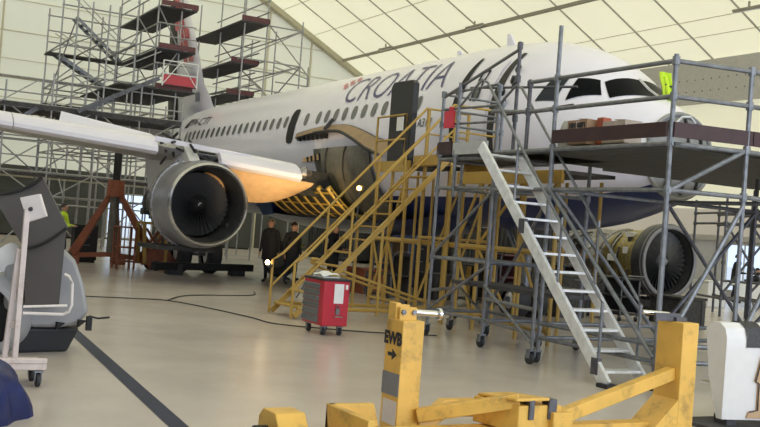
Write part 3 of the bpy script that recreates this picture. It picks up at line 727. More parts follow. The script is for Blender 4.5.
# long dock behind the right wing
S = Scaf('scaffold_dock', 'long low grey scaffold dock with plank decks, behind the right wing', 'scaffold', (25, 7, 0), m='galvpale', r=.03, group='scaffold docks around the aircraft', n=6)
xs, ys = (23.6, 25.6), (2.6, 4.1, 5.6, 7.1, 8.6, 10.1, 11.6)
zl = (1.7, 2.75, 3.9, 5.0)
for x in xs:
    for i, y in enumerate(ys): S.up(x, y, 0, 6.1 if i % 2 else 5.7, zl)
for z in zl:
    for x in xs: S.bar((x, ys[0], z), (x, ys[-1], z))
    for y in ys: S.bar((xs[0], y, z), (xs[1], y, z))
S.deck(23.6, 25.6, 2.6, 11.6, 4.85, along='x'); S.deck(23.6, 25.6, 2.6, 9.8, 2.7, along='x'); S.toe((23.55, 2.6, 4.85), (23.55, 11.6, 4.85), .15, 'deck')
lv = (0, 1.7, 2.75, 3.9, 5.0)
for k in range(4):
    for i, (a, c) in enumerate(zip(ys, ys[1:])):
        if (i+k) % 2: a, c = c, a
        S.bar((23.6, a, lv[k]+.1), (23.6, c, lv[k+1]), 'brace', .026)
        if k > 1: S.bar((25.6, c, lv[k]), (25.6, a, lv[k+1]), 'brace', .026)
guard(S, (23.6, 2.6, 4.85), (23.6, 11.6, 4.85)); guard(S, (23.6, 2.6, 2.75), (23.6, 9.8, 2.75)); S.flight((23.4, 10.5, 2.75), (23.4, 7.6, 4.85), .7, (1, 0, 0), 9, 'galvdark')
S.flight((23.3, 6.3, 4.9), (23.3, 3.6, 6.4), .7, (1, 0, 0), 8, 'galvdark')

# nose dock: posts at y = 4.72 along the fuselage, then round the nose
S = Scaf('nose_dock_scaffold', 'grey tube scaffold dock with brown toe boards wrapping the nose of the aircraft', 'scaffold', (-.9, 3.2, 0), r=.03, group='scaffold docks around the aircraft', n=10)
DZ = 3.06; YO = 4.74
J = (.35, 2.42, 3.0, 3.55, 3.98)
S.up(-2.7, YO, .15, 4.06, J); S.up(-.45, YO, .15, 4.72, J); S.up(.17, YO, 2.95, 4.02, (3.55, 3.95), m='galvdark')
S.up(-2.9, 3.66, .15, 4.0, J); S.up(-2.9, 2.5, .15, 4.0, J); S.up(-2.9, .6, .15, 4.0, J); S.up(-2.9, -1.6, .15, 4.0, J)
S.up(-.45, 2.5, .15, 2.95, J[:2]); S.up(-.45, .6, .15, 2.95, J[:2], m='galvdark'); S.up(-.45, -1.6, .15, 2.95, J[:2], m='galvdark'); S.up(.9, 2.9, .15, 2.95, J[:2])
S.up(1.5, -1.6, .15, 2.95, J[:2], m='galvdark'); S.up(1.5, -3.6, .15, 2.95, J[:2], m='galvdark'); S.up(-.45, -3.6, .15, 2.95, J[:2], m='galvdark'); S.up(-2.9, -3.6, .15, 4.0, J)
S.deck(-2.75, .9, 2.3, YO, DZ-.06, 'deckgrey'); S.deck(-2.95, 1.3, -3.6, 2.3, DZ-.06, 'deckgrey', along='x')
S.toe((-2.68, YO+.05, DZ-.0), (-.5, YO+.05, DZ-.0), .18); S.toe((-2.74, YO, DZ), (-2.92, 3.6, DZ), .18); S.toe((-2.93, 3.6, DZ), (-2.93, -3.6, DZ), .18)
build('edge_board', MB().box((-2.99, -3.6, DZ-.26), (-2.93, 3.3, DZ-.06)), M['greyboard'], S.t)
for z in (2.98, 2.42): S.bar((-2.75, YO, z), (.9, YO, z)); S.bar((-2.7, YO+.0, z), (-2.9, 3.66, z)); S.bar((-2.9, 3.66, z), (-2.9, -3.6, z)); S.bar((-.45, YO, z), (-.45, 2.5, z)); S.bar((-.45, 2.5, z-.0), (-2.9, 2.5, z)); S.bar((.9, YO, z), (.9, 2.9, z)); S.bar((-.45, -3.6, z), (-.45, 2.5, z), m='galvdark')
for z in (3.55, 3.98): S.bar((-2.7, YO, z), (.17, YO, z), 'guard_rail'); S.bar((-2.7, YO, z), (-2.9, 3.66, z), 'guard_rail'); S.bar((-2.9, 3.66, z), (-2.9, -3.6, z), 'guard_rail')
S.bar((.17, YO, 3.55), (1.1, YO, 3.62), 'guard_rail'); 
for z in (.35, .55): S.bar((-2.7, YO, z), (-.45, YO, z)); S.bar((-2.9, 3.66, z), (-2.9, -3.6, z)); S.bar((-.45, YO, z), (-.45, -3.6, z)); S.bar((-2.7, YO, z), (-2.9, 3.66, z))
S.bar((-2.7, YO, 2.4), (-2.9, 3.66, 3.0), 'brace'); S.bar((-2.9, 3.66, 2.3), (-2.7, YO-.05, .4), 'brace'); S.bar((-.45, YO+.03, 2.45), (-2.7, YO+.03, .4), 'brace'); S.bar((-.45, YO-.1, 2.4), (-.45, 2.5, .4), 'brace')
S.bar((-2.9, 3.66, .5), (-2.9, 2.5, 2.4), 'brace'); S.bar((-2.9, 2.5, 2.4), (-2.9, .6, .5), 'brace'); S.bar((-2.9, .6, .5), (-2.9, -1.6, 2.4), 'brace'); S.bar((-2.9, 2.5, .5), (-2.9, .6, 2.4), 'brace', m='galvdark')
for a, c in ((2.5, .6), (.6, -1.6), (-1.6, -3.6)): S.bar((-.45, a, .5), (-.45, c, 2.4), 'brace', m='galvdark'); S.bar((-.45, c, .5), (-.45, a, 2.4), 'brace', m='galvdark')
S.bar((1.5, -1.6, .5), (1.5, -3.6, 2.4), 'brace', m='galvdark'); S.bar((1.5, -1.6, 2.42), (1.5, -3.6, 2.42), m='galvdark'); S.bar((-.45, -1.6, 1.4), (1.5, -1.6, 1.4), m='galvdark'); S.bar((-.45, -3.6, 1.4), (1.5, -3.6, 1.4), m='galvdark')
for x, y in ((-2.7, YO), (-.45, YO), (-2.9, 3.66), (-2.9, 2.5), (-2.9, .6), (-2.9, -1.6), (-2.9, -3.6), (-.45, 2.5), (-.45, .6), (-.45, -1.6), (-.45, -3.6), (1.5, -1.6), (1.5, -3.6), (.9, 2.9)): S.caster(x, y, .075)

# access tower with the door level landing
S = Scaf('access_tower', 'grey wheeled scaffold tower with a landing beside the front service door', 'scaffold', (1.6, 4.0, 0), r=.028, group='scaffold docks around the aircraft', n=10)
J = (.4, 1.3, 2.42, 3.0, 3.5, 4.0)
S.up(2.57, 4.7, .26, 4.05, J); S.up(2.06, 4.72, 2.3, 4.15, (3.0, 3.6, 4.0)); S.up(1.12, 4.6, .26, 4.05, J); S.up(.68, 4.6, 2.95, 4.66, (3.5, 4.1, 4.6), m='galvdark')
S.up(2.57, 3.5, .26, 4.05, J); S.up(1.12, 3.5, .26, 3.0, J[:4]); S.up(-.62, 4.98, .26, 1.5, (.4, 1.3)); S.up(3.4, 3.7, .26, 2.95, J[:3])
S.deck(-.1, 2.65, 3.4, 4.65, 3.0, 'deckgrey'); S.toe((2.6, 4.72, 3.0), (2.15, 4.74, 3.0), .2, 'toe'); S.toe((2.1, 4.74, 2.98), (1.15, 4.74, 2.98), .19, 'greyboard'); S.toe((2.66, 4.7, 3.0), (2.66, 3.5, 3.0), .18, 'toe')
for z in (3.5, 3.75, 4.0): S.bar((2.57, 4.7, z), (1.12, 4.62, z-.02 if z < 4 else z+.06), 'guard_rail', .02); S.bar((2.57, 4.7, z), (2.57, 3.5, z), 'guard_rail', .02)
S.bar((2.57, 4.7, 3.95), (.68, 4.6, 4.55), 'guard_rail', .026); S.bar((2.1, 4.5, 4.1), (.5, 3.6, 4.1), 'guard_rail', .02, 'galvdark'); S.bar((2.5, 3.5, 3.8), (.7, 3.5, 3.85), 'guard_rail', .02, 'toe')
for z in (.42, 1.3, 2.45, 2.92):
    S.bar((2.57, 4.7, z), (1.12, 4.6, z)); S.bar((2.57, 3.5, z), (1.12, 3.5, z)); S.bar((2.57, 4.7, z), (2.57, 3.5, z)); S.bar((1.12, 4.6, z), (1.12, 3.5, z))
for z in (.42, .75): S.bar((1.12, 4.6, z), (-.62, 4.98, z)); S.bar((2.57, 4.7, z), (3.4, 3.7, z))
S.bar((1.12, 4.62, .95), (-.62, 5.0, .3), 'brace', .024); S.bar((2.57, 4.7, .45), (1.12, 4.6, 1.25), 'brace', .024); S.bar((2.57, 4.7, 1.35), (1.12, 4.6, 2.4), 'brace', .024); S.bar((2.57, 3.5, .5), (1.12, 3.5, 2.4), 'brace', .024); S.bar((1.12, 4.6, .5), (3.4, 3.7, .9), 'brace', .022, 'galvdark'); S.bar((1.12, 3.5, .5), (-.62, 4.98, .9), 'brace', .022, 'galvdark')
S.deck(-.3, 2.4, 3.6, 4.4, .95, 'deck')
for x, y in ((2.57, 4.7), (1.12, 4.6), (2.57, 3.5), (1.12, 3.5), (-.62, 4.98), (3.4, 3.7)): S.caster(x, y, .085)

# aluminium access stair against the tower
T0 = thing('access_stair', 'bright aluminium access stair with thin handrails rising to the tower landing', 'stairs', (-1, 4.9, 0))
p0, p1 = V((-2.45, 5.24, .02)), V((.58, 5.24, 3.02)); sd = V((0, -.62, 0))
for k in (0, 1):
    a, c = p0+sd*k, p1+sd*k
    sb = MB().beam(a, c, .05, .17, (1, 0, 1)); o = build('stringer', sb, M['galvlight'], T0, .008)
    d = V((.34, 0, .94)); 
    st = MB().path([c+V((.65, -.0, .62)), c+V((.1, 0, .98)), c+V((-.05, 0, .92)), a+V((.25, 0, 1.05)), a+V((.18, 0, .98)), a+V((.18, 0, .2))], .02, 8)
    build('handrail', st, M['galv'], T0)
    for u in (.35, .7): q = a.lerp(c, u); build('rail_post', MB().tube(q, q+V((0, 0, .95)), .017, 8), M['galv'], T0)
    if k == 0:
        for u in (.07, .62): q = a.lerp(c, u); build('bracket', MB().box(q-V((.06, .03, .1)), q+V((.06, .035, .1))), M['galvdark'], T0)
for i in range(13):
    c = p0.lerp(p1, (i+.7)/13.3); build('tread', MB().beam(c+V((0, 0, 0)), c+sd, .2, .03, (0, 0, 1)), M['galvlight'], T0)
build('foot', MB().box((-2.55, 5.14, 0), (-2.35, 5.32, .05)), M['rubber'], T0); build('foot', MB().box((-2.55, 4.54, 0), (-2.35, 4.7, .05)), M['rubber'], T0)

# yellow crew stairs and platform
T1 = thing('crew_stairs', 'ochre yellow steel stairs with double handrails climbing to the aircraft side', 'stairs', (5.2, 4.7, 0))
def Yb(name, pts, r=.032): return build(name, MB().path(pts, r, 8), M['yellow2'], T1)
for x in (5.5, 4.5):
    build('stringer', MB().beam((x, 6.25, .05), (x, 3.2, 3.2), .05, .09, (0, 0, 1)), M['yellow2'], T1)
    Yb('handrail', [(x, 6.3, .02), (x, 6.3, .98), (x, 6.1, 1.12), (x, 3.25, 4.15), (x, 2.25, 4.15)], .026)
    Yb('middle_rail', [(x, 6.3, .5), (x, 3.25, 3.65), (x, 2.25, 3.65)], .02)
    for u in (.33, .66): q = V((x, 6.25, .05)).lerp(V((x, 3.2, 3.2)), u); Yb('rail_post', [q, q+V((0, 0, .95))], .024)
    Yb('platform_post', [(x, 3.2, 0), (x, 3.2, 4.15)], .04); Yb('platform_post', [(x, 2.25, .0), (x, 2.25, 4.15)], .036)
    Yb('brace', [(x, 3.2, .3), (x, 2.25, 2.9)], .024); Yb('brace', [(x, 5.4, .9), (x, 3.2, .3)], .024); Yb('brace', [(x, 4.6, .1), (x, 4.6, 1.75)], .03)
    Yb('base_rail', [(x, 6.2, .2), (x, 2.25, .2)], .035)
for i in range(12):
    u = (i+.6)/12.4; c = V((0, 6.25, .05)).lerp(V((0, 3.2, 3.2)), u); build('tread', MB().box((4.53, c.y-.1, c.z-.012), (5.47, c.y+.12, c.z+.015)), M['yellow2'], T1)
build('platform', MB().box((4.45, 2.1, 3.14), (5.85, 3.25, 3.22)), M['deck'], T1)
for y in (3.25, 2.1): build('fascia', MB().box((4.45, y-.02, 3.0), (5.85, y+.02, 3.22)), M['yellow2'], T1)
for z in (.2, 1.6): Yb('cross_rail', [(5.5, 3.2, z), (4.5, 3.2, z)], .03); Yb('cross_rail', [(5.5, 2.25, z), (4.5, 2.25, z)], .03)
for x, y in ((5.5, 5.6), (4.5, 5.6), (5.5, 2.25), (4.5, 2.25)):
    build('caster', MB().lathe([(-.03, 0), (-.03, .08), (-.02, .095), (.02, .095), (.03, .08), (.03, 0)], (x, y, .095), (0, 1, 0), 18), M['rubber'], T1)
# yellow work platform under the belly
T2 = thing('work_platform', 'ochre yellow steel work platform on braced legs under the front belly', 'platform', (3.4, 2.6, 0))
T1b, T1 = T1, T2
for x in (4.3, 3.6, 2.3, 1.4):
    Yb('leg', [(x, 3.1, 0), (x, 3.1, 2.75)], .036); Yb('leg', [(x, 2.2, 0), (x, 2.2, 2.75)], .032)
for a, c in ((4.3, 3.6), (3.6, 2.3), (2.3, 1.4)):
    Yb('brace', [(a, 3.1, 1.5), (c, 3.1, .1)], .026); Yb('brace', [(a, 3.1, 1.55), (c, 3.1, 2.75)], .026)
Yb('beam', [(7.2, 3.1, 1.5), (1.4, 3.1, 1.5)], .05); Yb('beam', [(4.3, 2.2, 1.5), (1.4, 2.2, 1.5)], .035); Yb('beam', [(4.3, 3.1, .22), (1.4, 3.1, .22)], .03)
build('fascia', MB().box((1.3, 3.08, 2.66), (4.4, 3.14, 2.88)), M['yellow2'], T2); build('fascia', MB().box((5.9, 3.3, 2.9), (7.3, 3.36, 3.12)), M['yellow2'], T2)
build('platform_deck', MB().box((1.3, 2.0, 2.82), (4.4, 3.1, 2.88)), M['deck'], T2)
for x in (7.25, 6.6, 6.0): Yb('leg', [(x, 3.3, 0), (x, 3.3, 3.0)], .036); Yb('leg', [(x, 2.3, 0), (x, 2.3, 3.0)], .03)
Yb('brace', [(7.25, 3.3, .2), (6.6, 3.3, 1.5)], .026); Yb('brace', [(6.6, 3.3, 1.5), (6.0, 3.3, 2.9)], .026); Yb('brace', [(6.6, 3.3, .2), (7.25, 3.3, 1.5)], .026); Yb('brace', [(6.0, 3.3, .2), (6.6, 3.3, 1.5)], .026)
Yb('beam', [(7.25, 3.3, 1.5), (6.0, 3.3, 1.5)], .04); Yb('beam', [(7.25, 3.3, .25), (6.0, 3.3, .25)], .03)
build('platform_deck', MB().box((5.9, 2.1, 3.02), (7.3, 3.3, 3.1)), M['deck'], T2)
S = Scaf('braced_scaffold', 'dark braced scaffold frame at the far right, between the dock and the bright window', 'scaffold', (6.5, -9.0, 0), m='galvdark', r=.035, group='scaffold docks around the aircraft', n=8)
fr = [(8.35, -8.4), (7.9, -8.9), (7.45, -9.4), (6.9, -10.0)]
for x, y in fr:
    for dx in (0, 2.0): S.up(x+dx, y-.9*dx/2, 0, 3.3, (.5, 1.5, 2.6, 2.9))
for (x, y), (x2, y2) in zip(fr, fr[1:]):
    for z in (.5, 1.0, 2.6, 2.9): S.bar((x, y, z), (x2, y2, z))
for (x, y), (x2, y2) in ((fr[0], fr[2]), (fr[1], fr[3])): S.bar((x, y, .6), (x2, y2, 2.6), 'brace'); S.bar((x, y, 2.6), (x2, y2, .6), 'brace')
for x, y in fr:
    for z in (.5, 2.6, 2.9): S.bar((x, y, z), (x+2, y-.9, z))
S.deck(6.9, 8.4, -9.9, -8.5, 3.0, 'deckgrey')

# ------------------------------------------------------------------ ground equipment
def caster(parent, x, y, r=.06, w=.025, m='rubber'):
    c = build('caster', MB().lathe([(-w, 0), (-w, r*.85), (-w*.7, r), (w*.7, r), (w, r*.85), (w, 0)], (x, y, r), (0, 1, 0), 20), M[m], parent)
    build('caster_fork', MB().box((x-.02, y-w-.012, r*.8), (x+.03, y-w-.004, r*2.1)).box((x-.02, y+w+.004, r*.8), (x+.03, y+w+.012, r*2.1)).box((x-.035, y-w-.02, r*2.1), (x+.035, y+w+.02, r*2.3)), M['galv'], c)
# tool chest
K = thing('tool_chest', 'red roller tool chest with grey drawers at the foot of the yellow stairs', 'tool chest', (2.55, 6.53, 0))
build('cabinet_body', MB().box((2.2, 6.30, .15), (2.92, 6.74, .84)), M['red'], K, .012)
build('worktop', MB().box((2.19, 6.29, .84), (2.93, 6.75, .875)), M['rubber'], K, .008)
hs = [.085]*4+[.10]*2; z = .80
for h in hs:
    z -= h+.012
    d = build('drawer', MB().box((2.34, 6.735, z), (2.90, 6.755, z+h)), M['drawer'], K, .004)
    build('drawer_handle', MB().box((2.36, 6.752, z+h-.022), (2.88, 6.775, z+h-.004)), M['drawer'], d, .003)
    build('drawer_latch', MB().box((2.865, 6.752, z+.02), (2.905, 6.778, z+.045)), M['chrome'], d)
build('side_paper', MB().box((2.192, 6.40, .50), (2.199, 6.56, .80)), M['paper'], K)
build('side_label', MB().box((2.192, 6.33, .72), (2.199, 6.37, .79)), M['paper'], K)
build('padlock', MB().box((2.17, 6.46, .33), (2.2, 6.52, .42)).path([(2.185, 6.47, .42), (2.185, 6.47, .47), (2.185, 6.51, .47), (2.185, 6.51, .42)], .008, 6), M['drawer'], K)
build('push_handle', MB().path([(2.2, 6.42, .30), (2.15, 6.42, .30), (2.15, 6.55, .30), (2.2, 6.55, .30)], .012, 8), M['chrome'], K)
for x, y in ((2.3, 6.66), (2.82, 6.66), (2.3, 6.38), (2.82, 6.38)): caster(K, x, y)
single('paper_bundle', MB().grid(lambda u, v: (2.42+.42*u, 6.36+.3*v, .875+.09*math.sin(PI*min(1, max(0, u*.96+.02)))**.25*math.sin(PI*(v*.96+.02))**.25+.012*math.sin(9*u+5*v)), 14, 10, thick=None).box((2.43, 6.37, .876), (2.83, 6.65, .89)), M['paper'], 'crumpled white wrapped bundle on top of the red tool chest', 'package', (2.62, 6.5, .875))

for o_ in [o for o in bpy.data.objects if o.name.startswith(('tool_chest', 'paper_bundle'))]: o_.location.y += .08
# foreground yellow engine cradle
Q = thing('engine_cradle', 'chipped yellow steel engine cradle with two square posts in the foreground', 'engine stand', (-4.9, 8.4, 0))
YL = M['yellow']
def Qb(name, mb, bev=.008, m=None, par=None): return build(name, mb, m or YL, par or Q, bev)
p = Qb('post', MB().box((-4.76, 9.28, 0), (-4.49, 9.48, .97)))
text_on('post_lettering', 'EWB', .135, (-4.62, 9.4835, .77), (-1, 0, 0), (0, 0, 1), M['inkblack'], p)
text_on('post_arrow', '→', .15, (-4.61, 9.4835, .70), (-1, 0, 0), (0, 0, 1), M['inkblack'], p) if False else Qb('post_arrow', MB().prism([(-4.55, 9.4805, .67), (-4.55, 9.4805, .70), (-4.62, 9.4805, .70), (-4.62, 9.4805, .73), (-4.69, 9.4805, .685), (-4.62, 9.4805, .64), (-4.62, 9.4805, .67)], (0, .003, 0)), 0, M['inkblack'], p)
Qb('grey_tape', MB().box((-4.762, 9.4805, .36), (-4.488, 9.4835, .54)), 0, M['nacelle'], p)
Qb('white_sticker', MB().box((-4.745, 9.4805, .13), (-4.53, 9.4835, .32)), 0, M['plate'], p)
for x, y in ((-4.52, 9.44),): Qb('bracket', MB().box((x-.02, 9.30, .9), (x+.02, 9.47, 1.08)), .004, YL, p)
Qb('bracket', MB().box((-4.62, 9.43, .9), (-4.5, 9.478, 1.10)), .004, YL, p)
Qb('bracket_plate', MB().box((-4.66, 9.30, .95), (-4.63, 9.46, 1.07)), .004, YL, p)
for z in (1.12,): Qb('bolt', MB().lathe([(0, 0), (0, .022), (.02, .022), (.02, 0)], (-4.66, 9.43, z-.09), (-1, 0, 0), 6).lathe([(0, 0), (0, .022), (.02, .022), (.02, 0)], (-4.66, 9.33, z-.09), (-1, 0, 0), 6), 0, M['galv'], p)
Qb('locking_pin', MB().tube((-4.62, 9.31, 1.03), (-4.62, 9.08, 1.02), .026, 12).lathe([(0, 0), (0, .05), (.03, .05), (.03, 0)], (-4.62, 9.08, 1.02), (0, -1, 0), 14), .003, M['chrome'], Q)
p2 = Qb('post', MB().box((-5.17, 6.66, 0), (-4.85, 6.85, 1.06)))
Qb('bracket', MB().box((-5.06, 6.70, 1.06), (-4.94, 6.83, 1.10)).box((-5.03, 6.75, 1.06), (-5.0, 7.05, 1.13)), .004, M['galvdark'], p2)
Qb('locking_pin', MB().tube((-4.96, 7.15, 1.13), (-4.98, 6.85, 1.12), .02, 10), .003, M['chrome'], Q)
Qb('post_gusset', MB().prism([(-5.17, 6.85, .36), (-4.86, 6.85, .36), (-4.86, 6.85, 0), (-5.17, 6.85, 0)], (0, .001, 0)).add([(-5.17, 6.85, .38), (-4.86, 6.85, .38), (-4.86, 7.27, .0), (-5.17, 7.27, .0), (-5.17, 6.85, 0), (-4.86, 6.85, 0)], [[0, 1, 2, 3], [0, 3, 4], [1, 5, 2], [3, 2, 5, 4], [0, 4, 5, 1]]), .004)
Qb('side_brace', MB().beam((-5.06, 6.85, .60), (-5.22, 8.32, .24), .10, .11))
Qb('base_beam', MB().beam((-5.0, 6.8, .09), (-5.0, 10.3, .09), .16, .16))
Qb('cross_beam', MB().beam((-4.78, 9.3, .22), (-5.26, 8.66, .42), .10, .11))
Qb('hub_box', MB().prism([(-4.86, 8.82, .18), (-4.86, 8.46, .18), (-5.34, 8.30, .18), (-5.34, 8.72, .18)], (0, 0, .21)))
Qb('hub_plate', MB().beam((-4.86, 8.62, .40), (-5.36, 8.60, .44), .34, .025))
Qb('hub_clamp', MB().box((-5.36, 8.36, .28), (-5.26, 8.44, .44)), .006, M['galvdark']); Qb('hub_clamp', MB().box((-5.36, 8.58, .28), (-5.26, 8.63, .44)), .006, M['galvdark'])
Qb('hub_lug', MB().box((-5.40, 8.22, .2), (-5.16, 8.42, .34)))
Qb('arched_plate', MB().prism([(-4.72, 9.28, .06), (-4.68, 9.28, .16), (-4.64, 9.02, .33), (-4.64, 8.70, .33), (-4.72, 8.42, .18), (-4.72, 8.40, .06), (-4.70, 8.66, .2), (-4.68, 9.0, .2)], (-.1, 0, 0)))
Qb('side_trough', MB().prism([(-4.83, 9.70, .14), (-4.83, 10.14, .14), (-4.83, 10.14, .34), (-4.83, 9.76, .34)], (-.06, 0, 0)).box((-5.5, 10.08, .14), (-4.83, 10.14, .34)).box((-5.5, 9.72, .14), (-4.83, 10.14, .17)))
bx = Qb('end_box', MB().prism([(-4.62, 10.60, .06), (-5.00, 10.60, .06), (-5.00, 10.60, .2), (-4.93, 10.60, .29), (-4.70, 10.60, .29), (-4.62, 10.60, .22)], (0, -.24, 0)))
Qb('end_recess', MB().box((-5.012, 10.40, .09), (-5.0, 10.56, .19)), 0, M['yellow2'], bx)
Qb('roller', MB().lathe([(0, 0), (0, .09), (.1, .09), (.1, 0)], (-4.8, 10.60, .09), (0, 1, 0), 18), .004, M['rubber'])

# left: cowl panels and pole cart
single('cowl_panel', MB().prism([V((-.07, 11.98, 1.78)), V((-.19, 11.70, 1.82)), V((-.29, 11.52, 1.97)), V((-.38, 11.37, 1.72)), V((-.43, 11.24, 1.44)), V((-.41, 11.25, .62)), V((-.24, 11.56, .59)), V((-.21, 11.65, 1.2))][::-1], V((.50, -.30, 0))), M['cowlgrey'], 'dark grey tapered engine cowl panel standing on end at the left, behind the white pad', 'cowl panel', (-.1, 11.5, .59), bevel=.02) if False else None
CW = thing('cowl_panel', 'dark grey tapered engine cowl panel standing on end behind the white pad', 'cowl panel', (-.1, 11.5, .3))
up = [V((-.07, 11.99, 1.74)), V((-.18, 11.72, 1.80)), V((-.29, 11.52, 1.965))]; md = [V((-.21, 11.64, 1.18)), V((-.33, 11.46, 1.25)), V((-.43, 11.24, 1.44))]; lo = [V((-.24, 11.58, .57)), V((-.32, 11.42, .57)), V((-.40, 11.26, .60))]
def quad(rows):
    def fn(u, v):
        def q(r): return r[0]*((1-v)**2)+(r[1]*2-(r[0]+r[2])*.5)*(2*v*(1-v))+r[2]*v*v
        return q(rows[0])*(1-u)+q(rows[1])*u
    return fn
build('upper_panel', MB().grid(quad([up, md]), 6, 10, thick=V((.36, -.08, 0))), M['cowlgrey'], CW)
build('lower_panel', MB().grid(quad([[p+V((.02, .01, 0)) for p in md], lo]), 6, 10, thick=V((.30, -.06, 0))), M['cowlgrey'], CW)
build('crease_seal', MB().path([quad([md, lo])(0, i/12)+V((-.012, .012, 0)) for i in range(13)], .018, 6), M['black'], CW)
build('rim_seal', MB().path([quad([up, md])(0, i/12)+V((-.01, .01, .005)) for i in range(13)], .02, 6), M['black'], CW)
CL = thing('engine_cowling', 'light grey rounded engine cowling with black hooks, resting on the black rubber cradle', 'cowling', (.1, 11.1, .1))
ol = [(.02, 11.22, 1.22), (-.08, 11.05, 1.06), (-.13, 10.95, .8), (-.15, 10.88, .5), (-.12, 10.97, .36), (-.04, 11.15, .31), (.06, 11.45, .29), (.12, 11.75, .5), (.1, 11.78, 1.0)]
build('shell', MB().prism([V(p) for p in ol], V((.5, -.10, 0))), M['cowllight'], CL, .04)
build('cover_sheet', MB().grid(lambda u, v: (.0+.12*u+.1*v, 11.66+.34*u-.06*v*(1-u), 1.18-.20*v-.25*u*v+.04*math.sin(7*u+4*v)), 8, 8, thick=.02), M['paper'], CL)
build('intake_ring', MB().lathe([(0, .36), (.02, .42), (.12, .46), (.3, .47), (.3, .34), (0, .36)], (.02, 12.0, .40), (.85, -.5, .05), 40), M['cowllight'], CL)
build('dark_core', MB().lathe([(.25, .34), (.26, 0)], (.02, 12.0, .40), (.85, -.5, .05), 30), M['black'], CL)
for (x, y, z) in ((-.15, 10.98, .42), (-.08, 11.2, .38)):
    build('hook', MB().prism([(x-.03, y, z), (x-.02, y-.09, z-.01), (x-.01, y, z-.09)], (.03, .015, 0)), M['black'], CL)
build('latch', MB().path([(-.16, 10.87, .46), (-.2, 10.78, .44), (-.24, 10.66, .46)], .012, 6).box((-.2, 10.84, .3), (-.14, 10.9, .46)), M['black'], CL)
single('rubber_cradle', MB().prism([(.08, 11.60, 0), (.04, 11.60, .285), (.14, 10.90, .285), (.24, 11.0, 0)], (.6, -.1, 0)), M['rubber'], 'black rubber cradle tray on the floor under the light grey cowling', 'cradle', (.3, 11.3, 0), bevel=.03)
PC = thing('pole_cart', 'cream steel pole cart with a tilted white pad on top', 'cart', (-2.0, 12.0, 0))
build('base', MB().box((-2.14, 11.68, .16), (-1.7, 12.75, .22)).box((-2.15, 11.68, .22), (-2.1, 12.75, .27)), M['cream'], PC, .01)
build('pole', MB().beam((-1.98, 11.94, .2), (-1.99, 11.94, 1.62), .05, .05), M['cream'], PC, .006)
build('pole', MB().beam((-1.90, 12.02, .2), (-1.93, 11.97, 1.25), .05, .05), M['cream'], PC, .006)
pq = [V((-1.96, 12.01, 1.72)), V((-2.05, 11.85, 1.77)), V((-2.08, 11.78, 1.57)), V((-2.0, 11.93, 1.50))]
build('pad', MB().prism(pq, (.03, -.02, .0)), M['plate'], PC, .006)
build('pad_socket', MB().tube((-2.03, 11.92, 1.62), (-1.96, 11.88, 1.64), .02, 8), M['galvdark'], PC)
build('handle_loop', MB().path([(-1.86, 11.53, 1.03), (-1.885, 11.49, 1.01), (-1.9, 11.46, .95), (-1.9, 11.45, .74), (-1.895, 11.47, .68), (-1.87, 11.52, .65), (-1.95, 11.9, .66)], .014, 8).tube((-1.93, 11.5, .74), (-1.96, 11.9, .72), .012, 8), M['plate'], PC)
build('cross_rail', MB().beam((-1.97, 11.94, .55), (-1.9, 12.0, .55), .04, .05), M['cream'], PC)
for x, y in ((-2.08, 11.74), (-2.08, 12.6), (-1.76, 11.74), (-1.76, 12.6)): caster(PC, x, y, .065, .02)
def bundle(u, v):
    a = 2*PI*u; r = (.18+.38*math.sin(PI*min(1, v*.5+.0))) * (1+.10*math.sin(5*a+3*v)+.05*math.sin(11*a-6*v))
    if v == 0: r = 0
    return (-3.40+1.1*r*math.cos(a), 12.74+1.15*r*math.sin(a), max(0, .46*(1-v**2.4)+.025*math.sin(6*a+9*v)*(1-v)))
single('blue_cover', MB().grid(bundle, 40, 14), M['tarp'], 'crumpled dark blue fabric cover on the floor at the lower left', 'cover', (-3.40, 12.78, 0))

# right: white fairing on edge
WF = thing('fairing', 'white rounded aircraft fairing with cut-out tan lining, standing on edge at lower right', 'fairing', (-4.8, 5.5, 0))
def sect(u, v):
    # u across (towards -y), v around a rounded profile
    y = 5.83-1.25*u; pr_ = [(0, .10), (0, .5), (0, .88), (.03, .98), (.10, 1.03), (.2, 1.03), (.27, .96), (.2, .5), (.07, .10)]
    k = v*(len(pr_)-1); i = min(int(k), len(pr_)-2); f = k-i; a, c = pr_[i], pr_[i+1]; x = a[0]+(c[0]-a[0])*f; z = a[1]+(c[1]-a[1])*f
    return (-4.75-.28*u+x, y, z+.03*u*(1 if z > .5 else 0))
wf = build('shell', MB().grid(sect, 14, 24), M['whitefair'], WF, .0)
build('side_cap', MB().add([sect(0, i/24) for i in range(25)], [list(range(25))]), M['whitefair'], WF); build('side_cap', MB().add([sect(1, i/24) for i in range(25)], [list(range(25))]), M['whitefair'], WF)
def fx(y): u = (5.83-y)/1.25; return -4.75-.28*u
build('lining', MB().prism([(fx(5.42)-.02, 5.42, .84), (fx(4.55)-.02, 4.55, .86), (fx(4.55)-.02, 4.55, .12), (fx(5.57)-.02, 5.57, .12), (fx(5.55)-.02, 5.55, .18), (fx(5.46)-.02, 5.46, .2), (fx(5.46)-.02, 5.46, .46), (fx(5.5)-.02, 5.5, .48)], (.03, .004, 0)), M['ply'], WF)
build('lining_edge', MB().path([(fx(y)-.022, y, z) for y, z in ((4.55, .86), (5.42, .84), (5.5, .48), (5.46, .46), (5.46, .2), (5.55, .18))], .008, 6), M['strap'], WF)
build('strap', MB().grid(lambda u, v: V(sect(.17+.15*u, .22+.5*v))+V((-.012 if v < .4 else .0, 0, .012)), 4, 12), M['strap'], WF)
